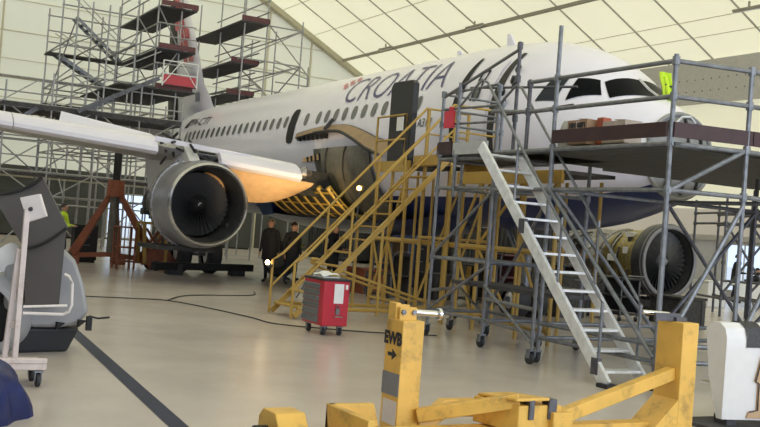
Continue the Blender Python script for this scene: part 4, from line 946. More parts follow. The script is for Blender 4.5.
build('base_board', MB().box((-4.98, 4.7, .0), (-4.3, 6.0, .035)), M['deck'], WF); build('support_block', MB().box((-4.72, 5.6, .035), (-4.55, 5.72, .12)), M['deck'], WF); build('support_block', MB().box((-4.98, 4.9, .035), (-4.82, 5.05, .12)), M['deck'], WF)

# orange wing jack
O = thing('wing_jack', 'orange tripod aircraft jack with a black ram under the right wing', 'jack', (18.3, 6.0, 0))
ap = V((18.35, 6.05, 2.35))
for x, y in ((18.95, 7.05), (17.75, 4.85), (19.6, 5.5)):
    f = V((x, y, .25)); build('leg', MB().beam(ap+(f-ap)*.05, f, .11, .16, (0, 0, 1), 0, .15, .26), M['orange'], O, .02); d = (V((18.35, 6.05, .3))-f)
    build('foot', MB().box(f-V((.2, .2, .25)), f+V((.2, .2, -.02))), M['orange'], O, .02); build('tie_bar', MB().beam(f, V((18.35, 6.05, .35)), .1, .14), M['orange'], O)
build('collar', MB().lathe([(0, .0), (0, .26), (.5, .24), (.5, 0)], (18.35, 6.05, 2.05), (0, 0, 1), 20), M['orange'], O)
build('cylinder', MB().tube((18.35, 6.05, .4), (18.35, 6.05, 2.5), .14, 16), M['olive'], O); build('ram', MB().tube((18.35, 6.05, 2.5), (18.35, 6.05, 3.35), .11, 16), M['black'], O)
build('wheel', MB().lathe([(-.05, 0), (-.05, .18), (.05, .18), (.05, 0)], (18.6, 7.2, .18), (0, 1, 0), 18), M['rubber'], O)
# orange trestle by the engine
O = thing('trestle', 'ochre and orange braced trestle on wheels between the jack and the engine', 'trestle', (17.6, 5.0, 0))
for dx in (0, .7):
    for y in (5.35, 4.75): build('leg', MB().beam((17.2+dx, y, .2), (17.2+dx, y+(.08 if y > 5 else -.0), 1.35), .09, .1), M['yellow2'], O)
    build('brace', MB().beam((17.2+dx, 5.35, .3), (17.2+dx, 4.75, 1.2), .07, .06), M['orange'], O); build('brace', MB().beam((17.2+dx, 4.75, .3), (17.2+dx, 5.35, 1.2), .07, .06), M['orange'], O)
    build('skid', MB().prism([(17.17+dx, 5.45, .15), (17.17+dx, 4.55, .15), (17.17+dx, 4.4, .3), (17.17+dx, 4.75, .7), (17.17+dx, 5.4, .45)], (.05, 0, 0)), M['orange'], O)
    build('wheel', MB().lathe([(-.05, 0), (-.05, .15), (.05, .15), (.05, 0)], (17.2+dx, 5.0, .15), (1, 0, 0), 18), M['rubber'], O)
build('top_plate', MB().box((17.1, 4.7, 1.33), (18.0, 5.45, 1.4)), M['yellow2'], O)
O = thing('step_stool', 'small orange step frame under the jack', 'step', (17.4, 5.9, 0))
for y in (6.15, 5.65):
    for x in (17.2, 17.7): build('leg', MB().beam((x, y, 0), (x, y, 1.2), .05, .05), M['orange'], O)
for z in (.2, .6, 1.18): build('step', MB().box((17.15, 5.62, z), (17.75, 6.18, z+.04)), M['orange'], O)
# ground beam under the engine
G = thing('ground_beam', 'long dark steel beam lying low across the floor under the engine', 'beam', (16.5, 4.1, 0))
build('beam', MB().beam((15.4, 5.6, .24), (16.8, 2.2, .24), .2, .2), M['black'], G); build('block', MB().box((15.6, 4.7, 0), (16.0, 5.1, .3)), M['rubber'], G); build('block', MB().box((16.5, 2.5, 0), (16.9, 2.9, .15)), M['rubber'], G)
# engine on a stand at the right
c = V((7.9, -5.95, 1.42)); E = thing('jet_engine', 'uncowled jet engine with wide dark fan case and gold core on the far side', 'engine', (8.6, -5.95, .5))
build('fan_case', MB().lathe([(.0, .87), (.0, .97), (.06, 1.0), (.25, 1.0), (.42, .98), (.46, .93), (.44, .84), (.1, .85), (.0, .87)], c, (1, 0, 0), 56), M['enginedark'], E)
build('inlet_bore', MB().lathe([(.02, .86), (.45, .84), (.5, 0)], c, (1, 0, 0), 40), M['black'], E)
b = MB()
for k in range(36):
    a = 2*PI*k/36; b.grid(lambda u, v: c+V((.33+.07*(2*v-1), (.22+.6*u)*math.sin(a+.12*(v-.5)/(.3+.7*u)*2), (.22+.6*u)*math.cos(a+.12*(v-.5)/(.3+.7*u)*2))), 3, 1)
build('fan_blades', b, M['enginedark'], E); build('spinner', MB().lathe([(.08, 0), (.14, .08), (.28, .17), (.4, .22)], c, (1, 0, 0), 24), M['galv'], E)
build('inlet_rim', MB().lathe([(-.005, .86), (-.03, .90), (-.02, .95), (.04, .985), (.06, 1.005)], c, (1, 0, 0), 56), M['nacelle'], E)
build('core_case', MB().lathe([(.44, .93), (.6, .84), (1.2, .80), (1.9, .66)], c, (1, 0, 0), 36), M['brass'], E)
build('core_case', MB().lathe([(1.9, .66), (2.0, .56), (3.0, .52), (3.4, .6), (3.9, .55), (4.4, .36)], c, (1, 0, 0), 32), M['pipe'], E)
rnd = random.Random(11)
for k in range(26):
    a0 = rnd.uniform(0, 2*PI); L = rnd.uniform(.5, 2.5); x = rnd.uniform(.75, 3.6); r0 = .8 if x < 1.9 else .66
    build('engine_pipe', MB().path([c+V((x+.2*i/10*(k % 3), r0*math.sin(a0+L*i/10), r0*math.cos(a0+L*i/10))) for i in range(11)], rnd.uniform(.018, .035), 6), M['pipe'] if k % 3 else M['darkcav'], E)
for k in range(18):
    a0 = rnd.uniform(0, 2*PI); x = rnd.uniform(.7, 3.2); r0 = .78 if x < 1.9 else .62; p = c+V((x, r0*math.sin(a0), r0*math.cos(a0)))
    build('engine_accessory', MB().beam(p, p+V((rnd.uniform(.12, .35), 0, 0)), .16, .18), (M['galvlight'], M['darkcav'], M['paper'])[k % 3], E, .01)
b = thing('engine_stand', 'dark steel frame stand carrying the uncowled engine', 'engine stand', (9.5, -5.95, 0))
for y in (-5.2, -6.7):
    build('rail', MB().beam((7.6, y, .32), (12.2, y, .32), .12, .16), M['galvdark'], b)
    for x in (8.4, 10.6): build('upright', MB().beam((x, y, .3), (x, y+(.0 if y > -6 else 0), 1.42), .1, .1), M['galvdark'], b); build('brace', MB().beam((x, y, 1.3), (x+1.0, y, .4), .06, .06), M['galvdark'], b)
    for x in (7.8, 12.0): build('wheel', MB().lathe([(-.05, 0), (-.05, .15), (.05, .15), (.05, 0)], (x, y, .15), (0, 1, 0), 18), M['rubber'], b)
for x in (7.7, 9.6, 12.1): build('cross_beam', MB().beam((x, -5.2, .32), (x, -6.7, .32), .12, .14), M['galvdark'], b)
for x in (8.4, 10.6): build('cradle_beam', MB().beam((x, -5.2, .55), (x, -6.7, .55), .1, .1), M['galvdark'], b)

# ------------------------------------------------------------------ dock and platform clutter
B = thing('foam_board', 'tall dark board standing upright on the yellow stair platform', 'board', (6.5, 3.2, 3.1))
build('board', MB().prism([(7.02, 3.25, 3.1), (6.12, 3.25, 3.1), (6.06, 3.27, 4.72), (6.16, 3.27, 4.79), (6.9, 3.27, 4.80), (7.0, 3.27, 4.7)], (0, -.14, 0)), M['seal'], B, .02)
tag(build('guard_panel', MB().box((5.98, 3.36, 3.9), (6.02, 3.4, 4.0)), M['yellow2'], B), 'yellow clip', 'clip') if False else None
T1 = T2
Yb('guard_rail', [(7.2, 3.42, 3.0), (7.2, 3.42, 4.05), (6.0, 3.42, 4.05), (6.0, 3.42, 3.0)], .028); Yb('guard_rail', [(7.2, 3.42, 3.55), (6.0, 3.42, 3.55)], .022)
build('document_holder', MB().box((6.05, 3.45, 3.72), (6.3, 3.47, 4.0)), M['paper'], T2)
single('red_sign', MB().box((2.12, 4.745, 3.42), (2.42, 4.765, 3.70)).box((2.24, 4.70, 3.69), (2.28, 4.765, 3.77)), mat('red plastic sign', (.6, .02, .05), .4), 'small red square sign hung on the tower guard rail', 'sign', (2.27, 4.75, 3.42))
def carton(name, x, y, z, sx, sy, sz, m, label, flap=True, cat='box'):
    k = thing(name, label, cat, (x+sx/2, y+sy/2, z))
    build('box_body', MB().box((x, y, z), (x+sx, y+sy, z+sz)), M[m], k, .006)
    if flap:
        build('flap', MB().beam((x, y+sy, z+sz), (x-.12, y+sy, z+sz+.05), sy*.0+.02, .012), M[m], k) if False else None
        build('flap', MB().prism([(x, y, z+sz), (x+sx/2, y, z+sz+.012), (x+sx/2, y+sy, z+sz+.012), (x, y+sy, z+sz)], (0, 0, .006)), M[m], k)
        build('tape', MB().box((x+sx*.42, y+sy-.001, z+sz*.1), (x+sx*.58, y+sy+.003, z+sz*.95)), M['cardwhite'], k)
    return k
k = carton('cardboard_box', -.95, 4.25, DZ, .42, .32, .34, 'card', 'brown printed cardboard box behind the toe board on the dock', True)
text_on('box_print', 'MM 0071', .09, (-.74, 4.574, DZ+.235), (-1, 0, 0), (0, 0, 1), M['inkblack'], k)
carton('cardboard_box', -1.62, 4.2, DZ, .44, .3, .30, 'cardwhite', 'pale cardboard box beside the brown printed box on the dock', True)
single('orange_packet', MB().box((-1.13, 4.3, DZ), (-1.0, 4.45, DZ+.37)), mat('orange packet', (.42, .10, .05), .5), 'narrow orange packet standing between the two cardboard boxes', 'packet', (-1.06, 4.38, DZ), bevel=.01)
single('work_bag', MB().grid(lambda u, v: (-.22+.13*math.cos(2*PI*u)*(1-.5*v**3)+.015*math.sin(7*u*2*PI), 4.3+.13*math.sin(2*PI*u)*(1-.5*v**3), DZ+.38*v), 24, 8).ball((-.22, 4.3, DZ+.37), .08, 10, 0, (1, .8, .25)), M['eave'], 'grey cloth work bag on the dock by the tall scaffold post', 'bag', (-.22, 4.3, DZ))
J_ = thing('safety_jacket', 'hi-vis yellow jacket hanging over the top of the windshield', 'jacket', (2.85, -.35, 4.6))
build('body_panel', MB().grid(lambda u, v: (2.62+.10*math.sin(PI*u)-.08*v+.012*math.sin(9*v), -.36+.20*u-.09*v, 5.08-.56*v+.03*math.sin(PI*u)), 10, 12, thick=.06), M['hivis'], J_)
build('sleeve', MB().path([(2.64, -.24, 5.0), (2.58, -.24, 4.85), (2.52, -.26, 4.62)], .045, 10), M['hivis'], J_)
build('grey_band', MB().path([(2.58, -.40, 4.82), (2.6, -.3, 4.83), (2.56, -.2, 4.84)], .018, 6), M['seal'], J_)

# lamps
def lampstand(x, y, h, label, aim, st='lampwarm'):
    k = thing('work_lamp', label, 'lamp', (x, y, 0))
    for i in range(3): a = 2*PI*i/3+.4; build('leg', MB().tube((x, y, .7), (x+.45*math.cos(a), y+.45*math.sin(a), .02), .016, 6), M['galvdark'], k)
    build('pole', MB().tube((x, y, .6), (x, y, h), .02, 8), M['galvdark'], k)
    d = V(aim).normalized(); p = V((x, y, h)); hd = build('lamp_head', MB().beam(p-d*.08, p+d*.02, .16, .13), M['yellow2'], k, .01)
    build('lamp_glass', MB().ball(p+d*.03, .05, 12), M[st], k)
def area(name, loc, to, size, e, col):
    l = bpy.data.lights.new(name, 'AREA'); l.energy = e; l.color = col; l.size = size; o = bpy.data.objects.new(name, l); COL.objects.link(o); o.location = loc
    o.rotation_euler = (V(to)-V(loc)).to_track_quat('-Z', 'Y').to_euler()
def spot(name, loc, to, ang, e, col):
    l = bpy.data.lights.new(name, 'SPOT'); l.energy = e; l.color = col; l.spot_size = math.radians(ang); l.spot_blend = .5; l.shadow_soft_size = .08; o = bpy.data.objects.new(name, l); COL.objects.link(o); o.location = loc
    o.rotation_euler = (V(to)-V(loc)).to_track_quat('-Z', 'Y').to_euler()
lampstand(8.6, 4.0, .9, 'small tripod work lamp shining up into the open belly bay', (.85, -.15, .45)); spot('bay lamp light', (8.65, 3.95, 1.0), (12.4, 3.3, 2.7), 60, 900, (1, .72, .36))
lampstand(9.4, 2.6, 2.62, 'tall tripod work lamp glowing beside the yellow stairs', (-.75, .65, .0))
k = thing('hand_lamp', 'small glowing inspection lamp clipped to the bottom of the stair handrail', 'lamp', (5.5, 6.36, .9))
build('bulb', MB().ball((5.5, 6.40, .93), .045, 12), M['lampwarm'], k); build('clip', MB().box((5.47, 6.31, .84), (5.53, 6.38, .9)), M['seal'], k)
for i, (s, nm) in enumerate(((30.3, 'ceiling light fitting nearer the aircraft nose, on the thick roof beam'), (39.4, 'ceiling light fitting nearest the end wall, on the thick roof beam'), (15.0, 'ceiling light fitting at the top right corner above the nose'))):
    t = -14.0 if i < 2 else -16.1
    k = thing('ceiling_light', nm, 'lamp', (s, t, rz(t)-.3)); build('housing', MB().box((s-.75, t-.07, rz(t)-.36), (s+.75, t+.07, rz(t)-.26)), M['steelbeam'], k, .01); build('hanger', MB().box((s-.03, t-.03, rz(t)-.27), (s+.03, t+.03, rz(t)-.05)), M['steelbeam'], k)
    build('tube', MB().tube((s-.7, t, rz(t)-.38), (s+.7, t, rz(t)-.38), .025, 8), M['paper'], k)
# cables
def cable(pts, label):
    pts = [V(p) for p in pts]; P = []
    for i in range(len(pts)-1):
        a, b_, c_, d = pts[max(i-1, 0)], pts[i], pts[i+1], pts[min(i+2, len(pts)-1)]
        for j in range(8):
            t = j/8; P.append(.5*((2*b_)+(c_-a)*t+(2*a-5*b_+4*c_-d)*t*t+(3*b_-a-3*c_+d)*t**3))
    P.append(pts[-1]); single('cable', MB().path(P, .011, 6), M['cable'], label, 'cable', pts[0])
cable([(7.58, 9.16, .016), (7.48, 8.33, .016), (7.31, 7.7, .016), (6.3, 7.34, .016), (4.56, 7.04, .016), (3.61, 6.95, .016), (2.9, 6.1, .016), (2.61, 5.46, .016), (2.4, 4.6, .016)], 'black cable snaking across the floor past the red tool chest')
cable([(7.31, 7.66, .016), (8.69, 6.75, .016), (9.29, 5.18, .016), (10.5, 4.6, .016)], 'black cable branching off across the floor towards the engine')

# clutter deep under the aircraft and behind
def cabinet(x, y, w, d, h, m, label, nd=3):
    k = thing('cabinet', label, 'cabinet', (x, y, 0)); build('cabinet_body', MB().box((x-d/2, y-w/2, .08), (x+d/2, y+w/2, h)), M[m], k, .01)
    build('plinth', MB().box((x-d/2+.04, y-w/2+.04, 0), (x+d/2-.04, y+w/2-.04, .08)), M['black'], k)
    for i in range(nd):
        z0_, z1_ = .1+(h-.14)*i/nd, .1+(h-.14)*(i+1)/nd-.03; dd = build('drawer', MB().box((x-d/2-.012, y-w/2+.03, z0_), (x-d/2, y+w/2-.03, z1_)), M[m], k); build('drawer_handle', MB().box((x-d/2-.03, y-.12, z1_-.05), (x-d/2-.012, y+.12, z1_-.03)), M['galv'], dd)
cabinet(19.9, 6.5, .7, .5, 1.15, 'black', 'black drawer cabinet behind the orange jack', 4)
cabinet(20.6, 3.6, .9, .5, 1.0, 'seal', 'low charcoal cabinet behind the trestle', 3)
cabinet(13.9, -1.2, .8, .5, 1.95, 'cyan', 'tall blue cabinet behind the yellow stairs', 2)
cabinet(13.6, -8.3, 1.2, .6, 1.2, 'seal', 'wide charcoal cabinet beyond the belly on the far side', 3)
cabinet(15.2, -2.5, 1.6, .6, 1.3, 'black', 'wide black cabinet beyond the landing gear', 3)
cabinet(8.8, -3.4, 1.0, .6, .9, 'darkcav', 'dark grey low cabinet under the front belly', 3)
TROL = [(9.2, 1.7, 1.0, .55, 1.15, 'seal', 'charcoal shelf trolley under the belly right behind the yellow stairs'),
    (8.9, -.5, 1.1, .6, 1.0, 'darkcav', 'dark shelf trolley under the belly between two crates'),
    (9.7, -1.8, .9, .6, 1.3, 'toered', 'dull red shelf trolley beneath the belly behind the scaffold tower'),
    (10.7, -2.5, 1.1, .55, 1.2, 'seal', 'charcoal shelf trolley left of the yellow drums'),
    (10.3, -4.25, 1.0, .55, 1.1, 'darkcav', 'dark shelf trolley alongside the stand of the uncowled engine'),
    (6.6, -2.9, 1.2, .6, 1.0, 'seal', 'charcoal shelf trolley beneath the nose behind the aluminium stair'),
    (13.0, -.4, 1.1, .6, 1.4, 'brownpanel', 'brown shelf trolley in front of the tall blue cabinet')]
def trolley(x, y, l, w, h, m, label, n=3):
    k = thing('trolley', label, 'trolley', (x, y, 0))
    for i in range(n): build('shelf', MB().box((x-l/2, y-w/2, .14+(h-.18)*i/(n-1)), (x+l/2, y+w/2, .18+(h-.18)*i/(n-1))), M[m], k, .005)
    for sx in (-1, 1):
        for sy in (-1, 1): build('post', MB().box((x+sx*(l/2-.03)-.02, y+sy*(w/2-.03)-.02, .12), (x+sx*(l/2-.03)+.02, y+sy*(w/2-.03)+.02, h+.02)), M['galvdark'], k); caster(k, x+sx*(l/2-.05), y+sy*(w/2-.05), .05, .018)
    build('side_panel', MB().box((x-l/2+.04, y-w/2+.02, .2), (x+l/2-.04, y-w/2+.04, h-.04)), M[m], k); build('push_bar', MB().path([(x-l/2, y-w/2+.05, h-.05), (x-l/2-.14, y-w/2+.05, h+.06), (x-l/2-.14, y+w/2-.05, h+.06), (x-l/2, y+w/2-.05, h-.05)], .014, 6), M['galv'], k)
for a in TROL: trolley(*a)
def spare(x, y, r, label):
    k = thing('spare_wheel', label, 'wheel', (x, y, 0)); ax = V((-.6, .8, .0))
    build('tyre', MB().lathe([(-.17, r*.52), (-.19, r*.85), (-.12, r), (.12, r), (.19, r*.85), (.17, r*.52)], (x, y, r), ax, 28), M['rubber'], k); build('hub', MB().lathe([(-.15, 0), (-.14, r*.3), (-.1, r*.54), (.1, r*.54), (.14, r*.3), (.15, 0)], (x, y, r), ax, 20), M['galv'], k)
spare(17.0, 1.2, .56, 'upright spare aircraft wheel left of the dark-clothed pair')
def drum(x, y, label):
    k = thing('drum', label, 'drum', (x, y, 0), 'yellow drums under the belly'); r = .27
    build('barrel', MB().lathe([(0, 0), (0, r), (.27, r), (.285, r+.02), (.3, r), (.55, r), (.565, r+.02), (.58, r), (.84, r), (.84, r-.02), (.82, 0)], (x, y, 0), (0, 0, 1), 28), M['yellow'], k); build('lid_cap', MB().tube((x+.1, y, .82), (x+.1, y, .86), .04, 10), M['galvdark'], k)
drum(12.4, -2.9, 'yellow steel drum under the belly, on the left of two'); drum(11.95, -3.42, 'yellow steel drum under the belly, on the right of two')
def container(x, y, l, label, m='container', h=2.45):
    k = thing('storage_container', label, 'container', (x+l/2, y, 0)); b = MB()
    b.box((x, y-1.2, .12), (x+l, y+1.15, h))
    build('container_body', b, M[m], k)
    r_ = MB()
    for i in range(int(l/.3)): r_.box((x+.1+i*.3, y+1.15, .25), (x+.25+i*.3, y+1.19, h-.15))
    build('ribbed_side', r_, M[m], k)
    for dy in (-.6, .55): build('door', MB().box((x-.04, y+dy-.55, .2), (x, y+dy+.52, h-.1)), M[m], k); build('lock_bar', MB().tube((x-.06, y+dy*.4, .25), (x-.06, y+dy*.4, h-.15), .02, 6), M['galvdark'], k)
    build('base_frame', MB().box((x, y-1.2, 0), (x+l, y-1.1, .12)), M['black'], k); build('base_frame', MB().box((x, y+1.05, 0), (x+l, y+1.15, .12)), M['black'], k)
container(19.2, -10.6, 4.6, 'dark ribbed container beyond the belly, nearest the nose')
container(25.0, -10.4, 5.4, 'dark ribbed container beyond the belly, middle of the row')
container(31.4, -10.0, 5.4, 'dark ribbed container beyond the belly, farthest along the row')
cabinet(42.5, 2.2, 2.6, .8, 2.2, 'darkwall', 'dark wide cupboard against the end wall, right of the long dock', 2)
cabinet(42.5, 6.2, 3.4, .8, 2.3, 'darkwall', 'dark wide cupboard against the end wall, behind the long dock', 3)
cabinet(42.5, -6.0, 3.4, .8, 2.4, 'darkwall', 'dark wide cupboard against the end wall, behind the engine', 3)
k = thing('work_table', 'long white draped table by the bright right-hand window', 'table', (13.4, -15.2, 0))
build('table_top', MB().box((12.6, -16.6, .72), (13.4, -13.8, .76)), M['paper'], k); build('cloth_drop', MB().box((12.58, -16.6, .2), (12.6, -13.8, .74)), M['paper'], k)
for x in (12.65, 13.35):
    for y in (-16.5, -13.9): build('leg', MB().box((x-.03, y-.03, 0), (x+.03, y+.03, .72)), M['galv'], k)
for i, (x, y, s_, lab) in enumerate(((12.2, -12.0, .8, 'white cloth-covered crate right of the uncowled engine'), (13.0, -13.0, .6, 'smaller white crate behind the covered crate'))):
    k = thing('crate', lab, 'crate', (x, y, 0)); build('box_body', MB().box((x-s_/2, y-s_/2, 0), (x+s_/2, y+s_/2, s_)), M['paper'], k, .03); build('lid', MB().box((x-s_/2-.02, y-s_/2-.02, s_), (x+s_/2+.02, y+s_/2+.02, s_+.05)), M['paper'], k)
for i, (x, y, m, lab) in enumerate(((7.0, -1.6, 'darkcav', 'dark crate on the floor beneath the belly, nearest the nose gear'), (10.8, -.6, 'seal', 'charcoal crate beneath the middle of the belly'), (11.8, .9, 'orange', 'rust red crate beneath the belly behind the yellow stairs'), (5.8, -4.2, 'darkcav', 'dark crate on the floor left of the uncowled engine'))):
    k = thing('crate', lab, 'crate', (x, y, 0)); build('box_body', MB().box((x-.5, y-.4, 0), (x+.5, y+.4, .6)), M[m], k, .02); build('lid', MB().box((x-.52, y-.42, .6), (x+.52, y+.42, .66)), M[m], k)
    for d in (-.3, .3): build('batten', MB().box((x-.52, y+d-.04, 0), (x-.5, y+d+.04, .6)), M['deck'], k)
build('blue_fairing', MB().prism([(15.6, 2.9, 2.55), (14.7, 2.75, 2.5), (14.5, 2.6, 1.9), (15.0, 2.7, 1.85)], (.03, -.05, 0)), M['cyan'], A)

# ------------------------------------------------------------------ people
def person(label, x, y, face, H=1.75, pose='stand', top='cloth', legs='jeans', hair='hair', seat=.45):
    root = thing('person', label, 'person', (x, y, 0)); k = H/1.75
    J_, Ed, R_ = [], [], []; tg = []
    def add(p, r, par, t):
        J_.append(V(p)*1.0); R_.append(r); tg.append(t)
        if par is not None: Ed.append((par, len(J_)-1))
        return len(J_)-1
    sit = pose == 'sit'; pz = .52 if sit else .95; lean = .12 if sit else .02
    pel = add((0, 0, pz), .145, None, 'L'); b1 = add((lean*.3, 0, pz+.18), .14, pel, 'T'); b2 = add((lean*.7, 0, pz+.36), .165, b1, 'T'); b3 = add((lean, 0, pz+.49), .12, b2, 'T')
    n1 = add((lean+.02, 0, pz+.56), .058, b3, 'S'); h1 = add((lean+.04, 0, pz+.64), .082, n1, 'S'); h2 = add((lean+.035, 0, pz+.72), .098, h1, 'S'); h3 = add((lean+.03, 0, pz+.775), .072, h2, 'S')
    add((lean+.145, 0, pz+.68), .014, h2, 'S')
    for s in (1, -1):
        sh = add((lean-.01, s*.195, pz+.455), .078, b3, 'T')
        if pose == 'arms': e = (.08, s*.27, pz+.17); w = (.30, s*.17, pz+.16)
        elif sit: e = (.18, s*.25, pz+.2); w = (.42, s*.18, pz+.24)
        else: e = (-.02, s*.255, pz+.16); w = (.06, s*.27, pz-.09)
        el = add(e, .058, sh, 'T'); wr = add(w, .036, el, 'T'); dr = (V(w)-V(e)).normalized()
        pm = add(V(w)+dr*.06, .036, wr, 'S')
        for i in range(4):
            q = V(w)+dr*.10+V((0, 0, 0))+V((.012*0, 0, 0)); sd = V((0, 1, 0)) if abs(dr.y) < .7 else V((1, 0, 0)); sd2 = V((1, 0, 0)) if not sit and pose != 'arms' else V((0, 1, 0))
            q = q+sd2*(.024*(i-1.5)); f1 = add(q, .010, pm, 'S'); add(q+dr*(.055-.008*abs(i-1.2))+V((0, -s*.012, 0)), .008, f1, 'S')
        add(V(w)+dr*.07+V((.045, 0, 0)) if not sit else V(w)+dr*.05+V((0, -s*.045, 0)), .010, pm, 'S')
        hp = add((0, s*.095, pz-.06), .105, pel, 'L')
        if sit: kn = (.42, s*.12, .50); an = (.40, s*.12, .09)
        else: kn = (.03+.05*s, s*.105, .5); an = (-.02+.08*s, s*.115, .085)
        kk = add(kn, .068, hp, 'L'); ca = add(V(kn).lerp(V(an), .4)+V((-.02, 0, 0)), .06, kk, 'L'); aa = add(an, .044, ca, 'L')
        ft = add(V(an)+V((.08, s*.01, -.04)), .04, aa, 'F'); add(V(an)+V((.19, s*.025, -.05)), .034, ft, 'F')
    me = bpy.data.meshes.new('body'); me.from_pydata(J_, Ed, []); o = bpy.data.objects.new('body', me); COL.objects.link(o)
    md_ = o.modifiers.new('skin', 'SKIN'); 
    if not me.skin_vertices: bpy.context.view_layer.objects.active = o
    for i, r in enumerate(R_): me.skin_vertices[0].data[i].radius = (r, r*(.72 if tg[i] == 'T' and r > .1 else 1)) if False else (r, r)
    me.skin_vertices[0].data[0].use_root = True
    sb = o.modifiers.new('sub', 'SUBSURF'); sb.levels = 2; sb.render_levels = 2
    dg = bpy.context.evaluated_depsgraph_get(); dg.update(); m2 = bpy.data.meshes.new_from_object(o.evaluated_get(dg)); bpy.data.objects.remove(o); bpy.data.meshes.remove(me)
    rot = Matrix.Rotation(face, 4, 'Z')
    vs = [p.co.copy() for p in m2.vertices]
    ms = [M[top], M[legs], M['skin'], M['shoe']]; m2.materials.clear()
    for m in ms: m2.materials.append(m)
    ix = {'T': 0, 'L': 1, 'S': 2, 'F': 3}
    for p in m2.polygons:
        c_ = p.center; best = min(range(len(J_)), key=lambda i: (J_[i]-c_).length-R_[i]*.9); p.material_index = ix[tg[best]]; p.use_smooth = True
    zmin = min(v.z for v in vs)
    for v, q in zip(m2.vertices, vs): q = V((q.x, q.y*(1.0), q.z-zmin))*k; v.co = rot @ q
    bo = bpy.data.objects.new('body', m2); COL.objects.link(bo); bo.parent = root; bo['_o'] = (x, y, 0)
    base = V((x, y, 0))
    def W_(p): return base+rot @ (V((p[0], p[1], p[2]-zmin))*k)
    hc = V((lean+.022, 0, pz+.735))
    def hf(u, v):
        a = 2*PI*u; th = PI*.60*v; cut = 1 if math.cos(a) < .45 or th < .95 else .0
        th2 = th if cut else min(th, .95); return W_(hc+V((.108*math.sin(th2)*math.cos(a)-.008, .104*math.sin(th2)*math.sin(a), .112*math.cos(th2))))
    build('hair', MB().grid(hf, 20, 8), M[hair], root)
    for s in (1, -1): build('eye', MB().ball(W_((lean+.128, s*.034, pz+.715)), .011*k, 8), M['black'], root); build('ear', MB().ball(W_((lean+.02, s*.1, pz+.70)), .03*k, 8, 0, (.6, .4, 1)), M['skin'], root)
    build('mouth', MB().beam(W_((lean+.124, -.022, pz+.64)), W_((lean+.124, .022, pz+.64)), .008, .008), mat('lips', (.32, .12, .10), .5), root)
    if top == 'hivis': build('reflective_band', MB().path([W_((lean*.5+.152*math.cos(2*PI*i/20), .15*math.sin(2*PI*i/20), pz+.2)) for i in range(21)], .016, 6), M['galvlight'], root)
    if top in ('cloth', 'seal') and not sit:
        def coat(u, v):
            a = 2*PI*u; r = .185+.03*v+.012*math.sin(5*a); z = pz+.30-.62*v
            return W_((lean*.4*(1-v)+r*.82*math.cos(a), (r+.02)*math.sin(a), z))
        build('coat', MB().grid(coat, 24, 8), M[top], root)
        build('collar', MB().path([W_((lean+.005+.085*math.cos(2*PI*i/16), .095*math.sin(2*PI*i/16), pz+.525+.02*math.cos(2*PI*i/16))) for i in range(17)], .028, 8), M[top], root)
    return root
tc = math.atan2(13.58-2.5, -11.7-14)
person('person in a long dark coat standing left of the pair below the wing root', 14.45, 2.62, tc-.35, 1.74, 'stand', 'cloth', 'cloth', 'hairgrey')
person('person in a dark jacket standing right of the pair below the wing root', 13.9, 2.2, tc+.5, 1.68, 'stand', 'cloth', 'jeans')
person('person in dark clothes half hidden behind the yellow stair rails', 12.8, 1.5, tc+1.2, 1.72, 'arms', 'cloth', 'cloth')
person('person in a hi-vis yellow vest behind the dark-clothed pair', 15.9, 1.3, tc+.9, 1.62, 'arms', 'hivis', 'jeans')
person('person in black standing beneath the front fuselage behind the aluminium stair', 14.3, -6.2, tc-1.2, 1.78, 'stand', 'cloth', 'cloth')
person('person in grey work clothes beneath the front fuselage, left of the one in black', 15.3, -6.55, tc-.2, 1.7, 'stand', 'seal', 'jeans')
person('person in a dark top standing in front of the bright right-hand window', 14.6, -15.95, tc+1.2, 1.76, 'arms', 'cloth', 'jeans')
person('person in a hi-vis yellow jacket working behind the orange jack', 19.3, 7.32, tc+1.4, 1.74, 'arms', 'hivis', 'jeans')
def chair(x, y, a, label):
    k = thing('chair', label, 'chair', (x, y, 0)); R2 = Matrix.Rotation(a, 4, 'Z'); 
    def P_(q): return V((x, y, 0))+R2 @ V(q)
    build('seat', MB().prism([P_((-.2, -.22, .40)), P_((.22, -.22, .40)), P_((.22, .22, .40)), P_((-.2, .22, .40))], (0, 0, .04)), M['seal'], k)
    build('backrest', MB().prism([P_((-.26, -.2, .5)), P_((-.26, .2, .5)), P_((-.3, .2, .9)), P_((-.3, -.2, .9))], R2 @ V((.03, 0, 0))), M['seal'], k)
    for dx in (-.18, .2):
        for dy in (-.2, .2): build('leg', MB().tube(P_((dx, dy, 0)), P_((dx, dy, .4)), .014, 6), M['galv'], k)
    for dy in (-.18, .18): build('back_post', MB().tube(P_((-.2, dy, .42)), P_((-.28, dy, .6)), .014, 6), M['galv'], k)
chair(14.0, -16.25, tc+.4, 'dark chair under the seated person at the draped table')
person('person in dark clothes sitting at the white draped table by the window', 14.02, -16.25, tc+.4, 1.75, 'sit', 'cloth', 'jeans')

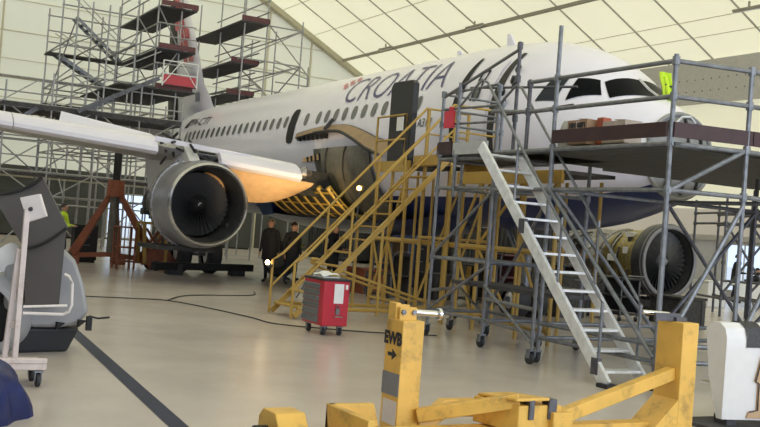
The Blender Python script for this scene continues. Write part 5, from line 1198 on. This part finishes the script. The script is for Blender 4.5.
# ------------------------------------------------------------------ light, sky, camera
w = bpy.data.worlds.new('sky'); sc.world = w; w.use_nodes = True
nt = w.node_tree; bg = nt.nodes['Background']
tcn = nt.nodes.new('ShaderNodeTexCoord'); sx = nt.nodes.new('ShaderNodeSeparateXYZ'); nt.links.new(tcn.outputs['Generated'], sx.inputs[0])
rp = nt.nodes.new('ShaderNodeValToRGB'); rp.color_ramp.elements[0].position = .0; rp.color_ramp.elements[0].color = (.72, .83, 1, 1); rp.color_ramp.elements[1].position = .6; rp.color_ramp.elements[1].color = (.86, .93, 1, 1)
nt.links.new(sx.outputs['Z'], rp.inputs[0]); nt.links.new(rp.outputs[0], bg.inputs['Color']); bg.inputs['Strength'].default_value = 2.6
struct('ground', MB().box((-120, -120, -.2), (140, 120, -.02)), M['lowerpanel'])
sun = bpy.data.lights.new('sun', 'SUN'); sun.energy = 1.2; sun.angle = .5; so = bpy.data.objects.new('sun', sun); COL.objects.link(so); so.rotation_euler = (math.radians(22), math.radians(-14), 0)
sun.color = (1, .97, .9)
dl = bpy.data.lights.new('front opening fill', 'AREA'); dl.shape = 'RECTANGLE'; dl.size = 30; dl.size_y = 5.0; dl.energy = 6000; dl.color = (.74, .83, 1)  # unseen area lamp added in the front opening to strengthen its bluish daylight
do_ = bpy.data.objects.new('front opening fill', dl); COL.objects.link(do_); do_.location = (-26.1, 0, 6.8); do_.rotation_euler = V((1, 0, 0)).to_track_quat('-Z', 'Y').to_euler()
f_, yaw, pit, rol, cs, ct, cz = 1011.95, -.50194, .016316, .076316, -11.7027, 13.5787, 1.6755
Fv = V((math.cos(yaw)*math.cos(pit), math.sin(yaw)*math.cos(pit), math.sin(pit))); Rv = V((math.sin(yaw), -math.cos(yaw), 0)); Uv = Rv.cross(Fv)
c_, s_ = math.cos(rol), math.sin(rol); X = Rv*c_+Uv*s_; Y = Uv*c_-Rv*s_; Zv = -Fv
cam = bpy.data.cameras.new('camera'); cam.sensor_width = 36; cam.sensor_fit = 'HORIZONTAL'; cam.lens = f_/760*36; cam.clip_start = .1; cam.clip_end = 500
co = bpy.data.objects.new('camera', cam); COL.objects.link(co)
co.matrix_world = Matrix(((X.x, Y.x, Zv.x, cs), (X.y, Y.y, Zv.y, ct), (X.z, Y.z, Zv.z, cz), (0, 0, 0, 1)))
sc.camera = co
sc.cycles.use_denoising = True; sc.cycles.max_bounces = 10; sc.cycles.diffuse_bounces = 5; sc.cycles.transmission_bounces = 6; sc.cycles.transparent_max_bounces = 12
vs_ = sc.view_settings; sc.display_settings.display_device = 'sRGB'; vs_.view_transform = 'Standard'; vs_.look = 'None'; vs_.exposure = -.75; vs_.gamma = 1; vs_.use_curve_mapping = False
for o in bpy.data.objects:
    if '_o' in o: del o['_o']
